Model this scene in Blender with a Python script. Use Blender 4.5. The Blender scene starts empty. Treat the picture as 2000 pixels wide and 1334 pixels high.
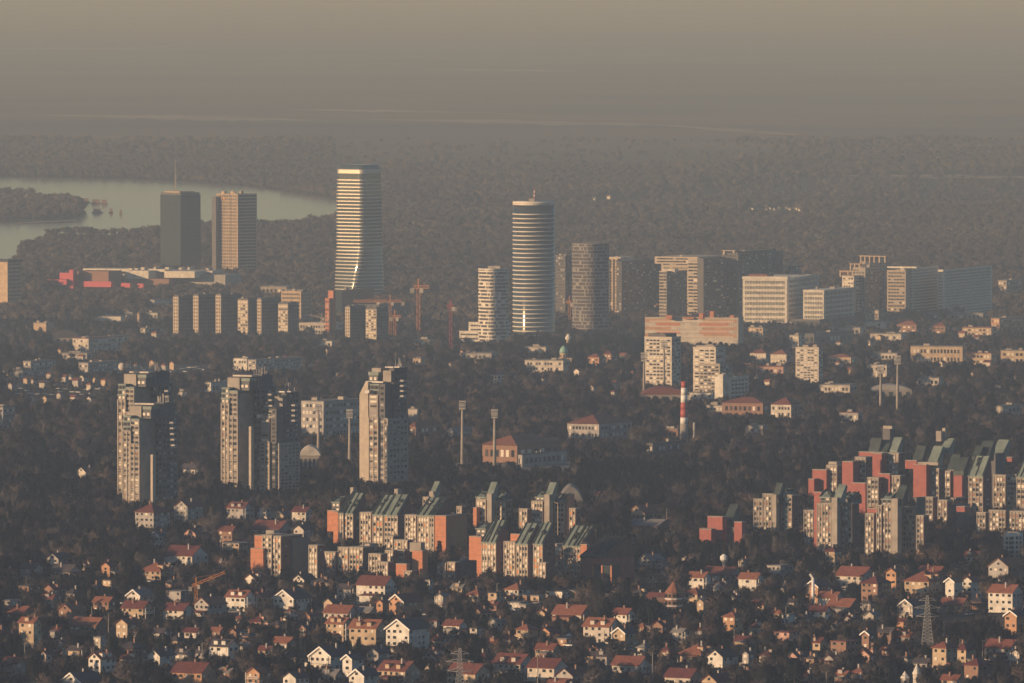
import bpy, math, random
import numpy as np
from mathutils import Vector

# ------------------------------------------------------------------ camera, sky, sun, exposure
sc = bpy.context.scene
F, CX, CY, HR, CAMZ = 23375.0, 1000.0, 667.0, -172.0, 480.0     # focal length in photo pixels, centre, horizon row, height
PITCH = (CY - HR) / F
cam_d = bpy.data.cameras.new('camera'); cam = bpy.data.objects.new('camera', cam_d)
sc.collection.objects.link(cam); sc.camera = cam
cam_d.sensor_width = 36.0; cam_d.lens = F / 2000.0 * 36.0
cam_d.clip_start = 10.0; cam_d.clip_end = 400000.0
cam.location = (0, 0, CAMZ); cam.rotation_euler = (math.pi / 2 - PITCH, 0, 0)

SUN_EL, SUN_AZ = 11.5, 63.0                  # degrees; azimuth counted from behind the camera towards the left
wd = bpy.data.worlds.new('World'); sc.world = wd; wd.use_nodes = True
nt = wd.node_tree; bg = nt.nodes['Background']
sky = nt.nodes.new('ShaderNodeTexSky'); sky.sky_type = 'NISHITA'; sky.sun_disc = False
sky.sun_elevation = math.radians(SUN_EL); sky.sun_rotation = math.radians(180 + SUN_AZ)
sky.altitude = 300; sky.dust_density = 0.7; sky.air_density = 1.0; sky.ozone_density = 4.0
nt.links.new(sky.outputs['Color'], bg.inputs['Color']); bg.inputs['Strength'].default_value = 0.085
sl = bpy.data.lights.new('sun', 'SUN'); sun = bpy.data.objects.new('sun', sl); sc.collection.objects.link(sun)
sl.energy = 4.4; sl.angle = math.radians(0.6); sl.color = (1.0, 0.71, 0.47)
_el, _az = math.radians(SUN_EL), math.radians(SUN_AZ)
SUNV = Vector((-math.sin(_az) * math.cos(_el), -math.cos(_az) * math.cos(_el), math.sin(_el)))
sun.rotation_euler = SUNV.to_track_quat('Z', 'Y').to_euler(); sun.location = (-3000, 2000, 2500)
vs = sc.view_settings; vs.view_transform = 'Standard'; vs.look = 'None'; vs.exposure = 0.15; vs.gamma = 1.0
vs.use_curve_mapping = False
sc.render.engine = 'CYCLES'
cy = sc.cycles; cy.use_denoising = True; cy.max_bounces = 5; cy.diffuse_bounces = 2; cy.glossy_bounces = 2
cy.transmission_bounces = 2; cy.volume_bounces = 0; cy.transparent_max_bounces = 8
HAZE = 4.9e-5

R = random.Random(7); NR = np.random.default_rng(11)
COL = sc.collection

# ------------------------------------------------------------------ pixels to places
# terrain profile: distance, height (a long slope of suburbs down to the river plain)
_rows = [(1700, 3900), (1334, 4900), (1250, 5260), (1180, 5630), (1100, 6080), (1000, 6800), (950, 7250), (850, 8400), (750, 10000), (700, 11500)]
_kd = [-30000, 0, 2000] ; _kz = [150.0, 168.0, 172.0]
for r_, d_ in _rows[1:]:
    _kd.append(d_); _kz.append(CAMZ - d_ * (r_ - HR) / F)
_kd += [13200, 14500, 17000, 200000]; _kz += [9.0, 2.0, 0.0, 0.0]
_kd = np.array(_kd, float); _kz = np.array(_kz, float)
def _pchip(xk, yk, x):
    h = np.diff(xk); d = np.diff(yk) / h; m = np.zeros_like(yk)
    for i in range(1, len(xk) - 1):
        if d[i-1] * d[i] > 0:
            w1, w2 = 2*h[i] + h[i-1], h[i] + 2*h[i-1]; m[i] = (w1 + w2) / (w1/d[i-1] + w2/d[i])
    i = np.clip(np.searchsorted(xk, x) - 1, 0, len(h) - 1); t = (x - xk[i]) / h[i]
    return ((1+2*t)*(1-t)**2*yk[i] + t*(1-t)**2*h[i]*m[i] + t*t*(3-2*t)*yk[i+1] + t*t*(t-1)*h[i]*m[i+1])
def zg(x, y):
    x = np.asarray(x, float); y = np.asarray(y, float)
    fade = np.clip((13000 - y) / 4000, 0, 1) * np.clip((1600 - np.abs(x)) / 600, 0, 1)
    return _pchip(_kd, _kz, np.clip(y, -30000, 199999)) + fade * (1.7*np.sin(x/95 + 1.1)*np.cos(y/210 + .4) + 1.0*np.sin(x/43 + y/170) + .006*x)
def ray(px, py):
    u, v = (px - CX) / F, (CY - py) / F
    c, s = math.cos(PITCH), math.sin(PITCH)
    return np.array((u, c + v*s, -s + v*c))
def P(px, py, D):
    d = ray(px, py); t = D / d[1]
    return np.array((d[0]*t, D, CAMZ + d[2]*t))
def Zrow(py, D): return P(CX, py, D)[2]
def Xpx(px, py, D): return P(px, py, D)[0]
_DD = np.concatenate([np.arange(4000, 15000, 3.0), np.arange(15000, 30000, 20.0), np.arange(30000, 190000, 200.0)])
def gndD(px, py):
    d = ray(px, py); t = _DD / d[1]
    dz = CAMZ + d[2]*t - zg(d[0]*t, _DD)
    k = np.argmax(dz < 0)
    if dz[k] >= 0: return 180000.0
    return float(_DD[max(k-1, 0)])
def topx(x, y, z):
    c, s = math.cos(PITCH), math.sin(PITCH)
    zz = z - CAMZ; f = y*c - zz*s; u = y*s + zz*c
    return CX + F*x/f, CY - F*u/f

# ------------------------------------------------------------------ materials
def mat(name, col, rough=.8, var=.18, scale=.35, col2=None, spec=.35, metal=0.0, rnd=0.0, bump=0.0, stretch=None, crown=None):
    m = bpy.data.materials.new(name); m.use_nodes = True; n = m.node_tree; b = n.nodes['Principled BSDF']
    b.inputs['Roughness'].default_value = rough; b.inputs['Metallic'].default_value = metal
    b.inputs['Specular IOR Level'].default_value = spec
    g = n.nodes.new('ShaderNodeNewGeometry'); t = n.nodes.new('ShaderNodeTexNoise')
    t.inputs['Scale'].default_value = scale; t.inputs['Detail'].default_value = 5; t.inputs['Roughness'].default_value = .6
    src = g.outputs['Position']
    if stretch:
        mp = n.nodes.new('ShaderNodeMapping'); mp.inputs['Scale'].default_value = stretch
        n.links.new(src, mp.inputs['Vector']); src = mp.outputs['Vector']
    n.links.new(src, t.inputs['Vector'])
    r = n.nodes.new('ShaderNodeValToRGB')
    a = col; c2 = col2 or tuple(min(1, c*(1+var)) for c in col); c1 = tuple(c*(1-var) for c in col) if not col2 else a
    r.color_ramp.elements[0].position = .32; r.color_ramp.elements[1].position = .68
    r.color_ramp.elements[0].color = (*c1, 1); r.color_ramp.elements[1].color = (*c2, 1)
    n.links.new(t.outputs['Fac'], r.inputs['Fac']); out = r.outputs['Color']
    if rnd:
        oi = n.nodes.new('ShaderNodeObjectInfo'); hs = n.nodes.new('ShaderNodeHueSaturation')
        mr = n.nodes.new('ShaderNodeMapRange'); mr.inputs['To Min'].default_value = 1-rnd; mr.inputs['To Max'].default_value = 1+rnd
        n.links.new(oi.outputs['Random'], mr.inputs['Value']); n.links.new(mr.outputs['Result'], hs.inputs['Value'])
        mr2 = n.nodes.new('ShaderNodeMapRange'); mr2.inputs['To Min'].default_value = .5 - rnd*.04; mr2.inputs['To Max'].default_value = .5 + rnd*.05
        n.links.new(oi.outputs['Random'], mr2.inputs['Value']); n.links.new(mr2.outputs['Result'], hs.inputs['Hue'])
        n.links.new(out, hs.inputs['Color']); out = hs.outputs['Color']
    n.links.new(out, b.inputs['Base Color'])
    if crown is not None:        # soft crown shading: normals lean outwards from the middle of the crown
        tc = n.nodes.new('ShaderNodeTexCoord'); vm = n.nodes.new('ShaderNodeVectorMath'); vm.operation = 'SUBTRACT'; vm.inputs[1].default_value = (0, 0, crown)
        n.links.new(tc.outputs['Object'], vm.inputs[0]); nz = n.nodes.new('ShaderNodeVectorMath'); nz.operation = 'NORMALIZE'; n.links.new(vm.outputs[0], nz.inputs[0])
        vt = n.nodes.new('ShaderNodeVectorTransform'); vt.vector_type = 'NORMAL'; vt.convert_from = 'OBJECT'; vt.convert_to = 'WORLD'; n.links.new(nz.outputs[0], vt.inputs[0])
        sc_ = n.nodes.new('ShaderNodeVectorMath'); sc_.operation = 'SCALE'; sc_.inputs['Scale'].default_value = .35; n.links.new(g.outputs['Normal'], sc_.inputs[0])
        ad = n.nodes.new('ShaderNodeVectorMath'); ad.operation = 'ADD'; n.links.new(vt.outputs[0], ad.inputs[0]); n.links.new(sc_.outputs[0], ad.inputs[1])
        n2 = n.nodes.new('ShaderNodeVectorMath'); n2.operation = 'NORMALIZE'; n.links.new(ad.outputs[0], n2.inputs[0]); n.links.new(n2.outputs[0], b.inputs['Normal'])
    if bump:
        bp = n.nodes.new('ShaderNodeBump'); bp.inputs['Strength'].default_value = bump; bp.inputs['Distance'].default_value = .3
        n.links.new(t.outputs['Fac'], bp.inputs['Height']); n.links.new(bp.outputs['Normal'], b.inputs['Normal'])
    return m
M = dict(
    cream=mat('cream_concrete', (.46, .385, .30), var=.16),
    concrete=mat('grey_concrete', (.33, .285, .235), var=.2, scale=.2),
    dark_shadeconc=mat('dark_shaded_concrete', (.13, .122, .115), var=.2, scale=.2),  # dark parts, and tower sides whose shade is put into the colour
    shadebrick=mat('shaded_brick', (.17, .075, .06), var=.2, scale=.4),  # the estate brick darkened, shade of the side walls put into the colour
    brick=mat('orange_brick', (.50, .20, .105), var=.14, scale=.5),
    redbrick=mat('red_brick', (.33, .105, .085), var=.16, scale=.4),
    copper=mat('copper_green_sheet', (.125, .155, .13), rough=.55, col2=(.23, .27, .225), scale=.25),
    copperdark=mat('weathered_copper', (.022, .032, .03), rough=.6, col2=(.06, .078, .068), scale=.3),
    white=mat('white_plaster', (.64, .59, .51), var=.24, scale=.22),
    offwhite=mat('pale_plaster', (.52, .46, .385), var=.24, scale=.22),
    tan=mat('tan_plaster', (.47, .35, .23), var=.24, scale=.22),
    pink=mat('pink_plaster', (.50, .30, .23), var=.24, scale=.22),
    orangew=mat('orange_plaster', (.47, .26, .145), var=.24, scale=.22),
    greyw=mat('grey_plaster', (.36, .33, .30), var=.24, scale=.22),
    brownw=mat('bare_brick_wall', (.27, .155, .105), var=.2, scale=.8),
    roof_o=mat('orange_roof_tile', (.215, .078, .05), var=.28, scale=.7, rnd=.2),
    roof_m=mat('maroon_roof_tile', (.135, .042, .035), var=.28, scale=.7, rnd=.2),
    roof_d=mat('dark_roof_sheet', (.06, .05, .052), var=.3, scale=.5, rnd=.2),
    roof_g=mat('grey_roof_felt', (.20, .185, .17), var=.3, scale=.3),
    glass=mat('window_glass', (.022, .027, .03), rough=.12, var=.3, spec=.6),
    towerglass=mat('tower_glass', (.05, .065, .065), rough=.10, var=.12, scale=.08, spec=.8),
    darkglass=mat('dark_curtain_glass', (.035, .048, .052), rough=.16, var=.2, scale=.15, spec=.7),
    blind=mat('pale_blind_glint', (.74, .66, .54), var=.15, scale=1.3),  # pale blinds; the bright colour also stands in for window glints
    awning=mat('orange_awning', (.60, .24, .09), var=.15, scale=1.0),
    shadow=mat('loggia_shade', (.07, .06, .055), var=.3, scale=1.0),  # loggia shade painted as dark panels; also dark window strips
    band=mat('white_band', (.70, .64, .55), rough=.45, var=.06, spec=.5),
    bronze=mat('bronze_glass', (.30, .26, .20), rough=.22, var=.12, scale=.1, spec=.8, metal=.55),
    steel=mat('galvanised_steel', (.34, .33, .31), rough=.5, var=.12),
    crane=mat('crane_orange', (.60, .25, .07), rough=.5, var=.1),
    redpaint=mat('red_paint', (.42, .09, .07), rough=.5, var=.12),
    whitepaint=mat('white_paint', (.76, .73, .68), rough=.5, var=.08),
    dusk=mat('dusky_panel', (.23, .215, .195), var=.12),
    palemetal=mat('pale_metal_band', (.58, .53, .44), rough=.5, var=.08, spec=.6, metal=.35),
    magenta=mat('pink_red_cladding', (.50, .085, .10), rough=.5, var=.12),
    dome=mat('green_dome', (.24, .42, .36), rough=.5, var=.12),
    bark=mat('bark', (.065, .05, .042), var=.3, scale=2.0),
    twig=mat('bare_twigs', (.076, .063, .060), rough=.9, var=.3, scale=.06, spec=.1, rnd=.6, crown=.5),
    twig_red=mat('reddish_twigs', (.118, .085, .070), rough=.9, var=.3, scale=.06, spec=.1, rnd=.4, crown=.5),
    twig_dark=mat('dark_twigs', (.050, .044, .044), rough=.9, var=.3, scale=.06, spec=.1, rnd=.4, crown=.5),
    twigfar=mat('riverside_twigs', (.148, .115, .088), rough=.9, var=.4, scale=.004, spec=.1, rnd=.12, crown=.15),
    needle=mat('dark_needles', (.018, .025, .02), rough=.85, var=.3, scale=.4, spec=.15, rnd=.3, crown=.4),
    rubber=mat('tyre_rubber', (.02, .02, .02), rough=.8),
    tire_metal=mat('metal_grey', (.3, .3, .3), rough=.4, metal=.6),
    carpaint=mat('car_paint', (.55, .52, .48), rough=.25, var=.05, rnd=.6, spec=.6),
    sign=mat('orange_sign', (.62, .33, .10), rough=.5, var=.05),
)

# ------------------------------------------------------------------ mesh helpers
class MB:
    def __init__(s): s.v = []; s.f = []
    def quad(s, a, b, c, d):
        k = len(s.v); s.v += [a, b, c, d]; s.f.append((k, k+1, k+2, k+3))
    def prism(s, poly, z0, z1):
        """poly: list of (x, y); z1 may be a list"""
        n = len(poly); k = len(s.v)
        zt = z1 if hasattr(z1, '__len__') else [z1]*n
        zb = z0 if hasattr(z0, '__len__') else [z0]*n
        s.v += [(p[0], p[1], z) for p, z in zip(poly, zb)] + [(p[0], p[1], z) for p, z in zip(poly, zt)]
        for i in range(n):
            j = (i+1) % n; s.f.append((k+i, k+j, k+n+j, k+n+i))
        s.f.append(tuple(k+i for i in reversed(range(n)))); s.f.append(tuple(k+n+i for i in range(n)))
    def box(s, x0, x1, y0, y1, z0, z1): s.prism([(x0, y0), (x1, y0), (x1, y1), (x0, y1)], z0, z1)
    def obox(s, o, d, w, t, z0, z1):
        """box on a wall: o start (x,y), d unit direction, w width, t outward thickness"""
        nx, ny = d[1], -d[0]; e = (o[0]+d[0]*w, o[1]+d[1]*w)
        s.prism([(o[0], o[1]), (o[0]+nx*t, o[1]+ny*t), (e[0]+nx*t, e[1]+ny*t), e], z0, z1)
    def extrude(s, prof, o, dp, dx, w):
        """profile of (p, z) along dp, extruded w along dx from o"""
        n = len(prof); k = len(s.v)
        for q in (0, w):
            s.v += [(o[0]+dp[0]*p+dx[0]*q, o[1]+dp[1]*p+dx[1]*q, z) for p, z in prof]
        for i in range(n):
            j = (i+1) % n; s.f.append((k+i, k+j, k+n+j, k+n+i))
        s.f.append(tuple(k+i for i in reversed(range(n)))); s.f.append(tuple(k+n+i for i in range(n)))
    def bar(s, a, b, t):
        a = Vector(a); b = Vector(b); d = (b-a).normalized(); u = d.orthogonal().normalized()*t/2; w = d.cross(u)
        k = len(s.v); s.v += [tuple(p+q) for p in (a, b) for q in (u, w, -u, -w)]
        for i in range(4): j = (i+1) % 4; s.f.append((k+i, k+j, k+4+j, k+4+i))
        s.f += [(k+3, k+2, k+1, k), (k+4, k+5, k+6, k+7)]
    def lathe(s, prof, c=(0, 0), n=16):
        k = len(s.v); m = len(prof)
        for r, z in prof:
            for i in range(n):
                a = 2*math.pi*i/n; s.v.append((c[0]+r*math.cos(a), c[1]+r*math.sin(a), z))
        for q in range(m-1):
            for i in range(n):
                j = (i+1) % n; s.f.append((k+q*n+i, k+q*n+j, k+(q+1)*n+j, k+(q+1)*n+i))
        s.f.append(tuple(k+i for i in reversed(range(n)))); s.f.append(tuple(k+(m-1)*n+i for i in range(n)))
    def mesh(s, name, m):
        me = bpy.data.meshes.new(name); me.from_pydata(s.v, [], s.f); me.materials.append(m); me.update(); return me
    def build(s, name, m, parent=None, smooth=False, kind=None):
        me = s.mesh(name, m)
        if smooth: me.shade_smooth()
        return place(me, name, parent, kind=kind)
def place(me, name, parent=None, loc=None, rz=0, scale=None, kind=None):
    o = bpy.data.objects.new(name, me); COL.objects.link(o)
    if parent: o.parent = parent
    if loc is not None: o.location = loc
    if rz: o.rotation_euler = (0, 0, rz)
    if scale is not None: o.scale = scale
    if kind: o['kind'] = kind
    return o
def thing(name, label, cat, loc, rz=0, group=None):
    o = bpy.data.objects.new(name, None); COL.objects.link(o); o.location = [float(c) for c in loc]; o.rotation_euler = (0, 0, rz)
    o['label'] = label; o['category'] = cat
    if group: o['group'] = group
    o.empty_display_size = 2
    return o
def tag(o, label, cat, group=None):
    o['label'] = label; o['category'] = cat
    if group: o['group'] = group
    return o
_u = MB(); _u.box(-.5, .5, -1, 0, -.5, .5)             # unit window: stands out 1 from the wall (y < 0)
WIN = {k: _u.mesh('window_'+k, M[k]) for k in ('glass', 'blind', 'awning', 'shadow', 'darkglass', 'greyw', 'brownw', 'concrete')}
RECT = []     # things trees must not hide: x0, x1, y0, y1 (rows), distance
FOOT = []     # footprints: x, y, radius
def protect(x0, x1, y0, y1, D): RECT.append((x0, x1, y0, y1, D))
def wchoice(ws):
    t = R.random()*sum(w for _, w in ws)
    for k, w in ws:
        t -= w
        if t <= 0: return k
    return ws[-1][0]

# ------------------------------------------------------------------ the setting: ground, river, haze
def setting():
    xs = np.unique(np.concatenate([[-70000, -40000, -20000, -9000, -5000, -3000, -2200], np.arange(-1600, 1601, 50), [2200, 3000, 5000, 9000, 20000, 40000, 70000]]))
    ys = np.unique(np.concatenate([[-20000, -10000, -5000, 0, 1500, 3000], np.arange(4000, 14600, 50), np.arange(15000, 30000, 1000), [35000, 45000, 60000, 80000, 110000, 150000]]))
    X, Y = np.meshgrid(xs, ys); Z = zg(X, Y)
    v = np.stack([X.ravel(), Y.ravel(), Z.ravel()], 1); nx = len(xs)
    f = [(j*nx+i, j*nx+i+1, (j+1)*nx+i+1, (j+1)*nx+i) for j in range(len(ys)-1) for i in range(nx-1)]
    me = bpy.data.meshes.new('ground'); me.from_pydata(v.tolist(), [], f); me.shade_smooth()
    m = bpy.data.materials.new('ground_cover'); m.use_nodes = True; n = m.node_tree; b = n.nodes['Principled BSDF']
    b.inputs['Roughness'].default_value = .95; b.inputs['Specular IOR Level'].default_value = .1
    g = n.nodes.new('ShaderNodeNewGeometry')
    def noise(scale, stretch, lo, hi, c1, c2, detail=6):
        mp = n.nodes.new('ShaderNodeMapping'); mp.inputs['Scale'].default_value = stretch; n.links.new(g.outputs['Position'], mp.inputs['Vector'])
        t = n.nodes.new('ShaderNodeTexNoise'); t.inputs['Scale'].default_value = scale; t.inputs['Detail'].default_value = detail
        n.links.new(mp.outputs['Vector'], t.inputs['Vector'])
        r = n.nodes.new('ShaderNodeValToRGB'); r.color_ramp.elements[0].position = lo; r.color_ramp.elements[1].position = hi
        r.color_ramp.elements[0].color = (*c1, 1); r.color_ramp.elements[1].color = (*c2, 1); n.links.new(t.outputs['Fac'], r.inputs['Fac']); return r.outputs['Color']
    near = noise(.02, (1, .35, 1), .35, .68, (.028, .028, .023), (.085, .066, .046))
    plain = noise(.0011, (.6, .8, 1), .36, .66, (.085, .07, .05), (.17, .13, .085))
    sep = n.nodes.new('ShaderNodeSeparateXYZ'); n.links.new(g.outputs['Position'], sep.inputs['Vector'])
    mr = n.nodes.new('ShaderNodeMapRange'); mr.inputs['From Min'].default_value = 21000; mr.inputs['From Max'].default_value = 25000
    n.links.new(sep.outputs['Y'], mr.inputs['Value'])
    mx = n.nodes.new('ShaderNodeMix'); mx.data_type = 'RGBA'; n.links.new(mr.outputs['Result'], mx.inputs['Factor'])
    n.links.new(near, mx.inputs[6]); n.links.new(plain, mx.inputs[7]); n.links.new(mx.outputs[2], b.inputs['Base Color'])
    me.materials.append(m); place(me, 'ground', kind='structure')
    # pale stubble fields on the far plain
    pale = mat('stubble_field', (.15, .12, .08), col2=(.34, .26, .17), scale=.004)
    for (x0, x1, r0, r1, sl_) in [(90, 640, 224, 236, 10), (560, 1010, 214, 221, 8), (700, 1310, 233, 244, 12), (1290, 1570, 250, 258, 20), (820, 1120, 134, 138, 4),
                                  (-60, 330, 93, 97, 1), (1600, 2060, 340, 349, 4), (940, 1400, 352, 358, 3), (1180, 1280, 402, 416, 3), (1010, 1420, 106, 108, 2), (1500, 2100, 281, 284, 6), (1790, 2100, 402, 412, 3)]:
        pts = []; K = 30
        for s_ in (1, -1):
            for k in (range(K+1) if s_ > 0 else reversed(range(K+1))):
                t = k/K; w = math.sin(math.pi*min(max(t, .03), .97))**.7*R.uniform(.35, 1.0)
                pts.append((x0+(x1-x0)*t, (r0+r1)/2 + sl_*(t-.5) + s_*(r1-r0)/2*w))
        me = bpy.data.meshes.new('field'); D = [gndD(*p) for p in pts]
        me.from_pydata([(Xpx(p[0], p[1], d), d, .25) for p, d in zip(pts, D)], [], [tuple(range(len(pts)))]); me.materials.append(pale)
        place(me, 'field', kind='structure')
RIVER = [(-60, 440), (60, 440), (150, 458), (230, 459), (290, 454), (360, 450), (450, 448), (560, 444), (640, 437), (710, 410), (640, 384), (560, 374), (480, 364), (380, 355), (240, 350), (100, 347), (-60, 345)]
CREEK = [(-60, 436), (70, 436), (150, 440), (140, 456), (90, 464), (60, 476), (36, 492), (24, 516), (-60, 522)]
LAGOON = [(1935, 532), (2060, 528), (2060, 548), (1940, 546)]
ISLAND = [(-60, 432), (60, 432), (150, 428), (166, 412), (150, 400), (130, 392), (90, 386), (-60, 380)]
def inpoly(px, py, poly):
    px = np.asarray(px); py = np.asarray(py); c = np.zeros(px.shape, bool); n = len(poly)
    for i in range(n):
        x0, y0 = poly[i]; x1, y1 = poly[(i+1) % n]
        if y0 == y1: continue
        c ^= ((y0 > py) != (y1 > py)) & (px < (x1-x0)*(py-y0)/(y1-y0) + x0)
    return c
def sheet(name, poly, z, m):
    me = bpy.data.meshes.new(name); pts = []
    for p in poly:
        d = ray(*p); t = (z - CAMZ)/d[2]; pts.append((d[0]*t, d[1]*t, z))
    me.from_pydata(pts, [], [tuple(range(len(pts)))]); me.materials.append(m); return place(me, name, kind='structure')
def water():
    m = mat('river_water', (.27, .205, .165), rough=.10, var=.06, scale=.005, spec=.5)
    sheet('river', RIVER, .4, m); sheet('creek', CREEK, .8, m); sheet('backwater', LAGOON, .4, m)
    sheet('island', ISLAND, 1.2, mat('island_soil', (.08, .065, .045), var=.3, scale=.01))
    sheet('sandbank', [(30, 437), (150, 431), (152, 429), (40, 434)], 1.6, mat('pale_sand', (.25, .2, .14), var=.2, scale=.02))
def haze():
    bm = MB(); bm.box(-70500, 70500, -20500, 150500, -3, 486)
    me = bm.mesh('haze', M['white']); me.materials.clear()
    m = bpy.data.materials.new('haze_air'); m.use_nodes = True; n = m.node_tree; n.nodes.remove(n.nodes['Principled BSDF'])
    v = n.nodes.new('ShaderNodeVolumePrincipled'); v.inputs['Color'].default_value = (.40, .515, .67, 1); v.inputs['Absorption Color'].default_value = (1, .80, .02, 1); v.inputs['Density'].default_value = HAZE
    v.inputs['Anisotropy'].default_value = 0.0
    n.links.new(v.outputs['Volume'], n.nodes['Material Output'].inputs['Volume']); me.materials.append(m)
    o = place(me, 'haze', kind='stuff'); o['label'] = 'thin pale haze lying over the whole city and river plain'
def drape(name, poly, m, lift=.25, nx=24, ny=5):
    """a sheet of ground cover following the slope; poly: four photo corners, far left, far right, near right, near left"""
    (ax, ay), (bx, by), (cx_, cy_), (dx, dy) = poly; v = []
    for j in range(ny+1):
        for i in range(nx+1):
            u, w = i/nx, j/ny; px = (ax*(1-u)+bx*u)*(1-w)+(dx*(1-u)+cx_*u)*w; py = (ay*(1-u)+by*u)*(1-w)+(dy*(1-u)+cy_*u)*w
            D = gndD(px, py); x = Xpx(px, py, D); v.append((x, D, float(zg(x, D))+lift))
    f = [(j*(nx+1)+i, (j+1)*(nx+1)+i, (j+1)*(nx+1)+i+1, j*(nx+1)+i+1) for j in range(ny) for i in range(nx)]
    me = bpy.data.meshes.new(name); me.from_pydata(v, [], f); me.shade_smooth(); me.materials.append(m); place(me, name, kind='structure')
def grounds():
    dry = mat('dry_grass_slope', (.10, .072, .045), col2=(.19, .135, .085), scale=.05, rough=.95, spec=.1); grit = mat('cinder_ground', (.17, .15, .125), col2=(.24, .21, .17), scale=.03, rough=.95, spec=.1); tar = mat('asphalt', (.05, .05, .05), var=.2, scale=.2)
    drape('sports_ground', [(640, 908), (1300, 900), (1300, 930), (660, 934)], grit); drape('grass_slope', [(1850, 1208), (2030, 1194), (2030, 1250), (1735, 1264)], dry)
    drape('grass_slope', [(1860, 772), (2030, 764), (2030, 788), (1880, 790)], dry); drape('grass_slope', [(60, 938), (180, 936), (170, 944), (50, 946)], dry)
    drape('road', [(1590, 794), (1664, 804), (1664, 806.5), (1590, 796.5)], grit, .3, 12, 1); drape('road', [(1340, 900), (1440, 890), (1440, 892), (1340, 902.5)], tar, .3, 12, 1)
    drape('road', [(20, 752), (250, 728), (250, 731), (20, 757)], tar, .3, 20, 1); drape('road', [(1440, 677), (1710, 668), (1710, 670.5), (1440, 680)], grit, .3, 20, 1); drape('road', [(1480, 612), (1990, 606), (1990, 608), (1480, 614)], grit, .3, 20, 1); drape('road', [(560, 744), (1010, 752), (1010, 754.5), (560, 747)], tar, .3, 20, 1)
    drape('car_park', [(245, 716), (410, 714), (412, 728), (245, 730)], tar, .22, 12, 2)
setting(); water(); haze(); grounds()

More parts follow.
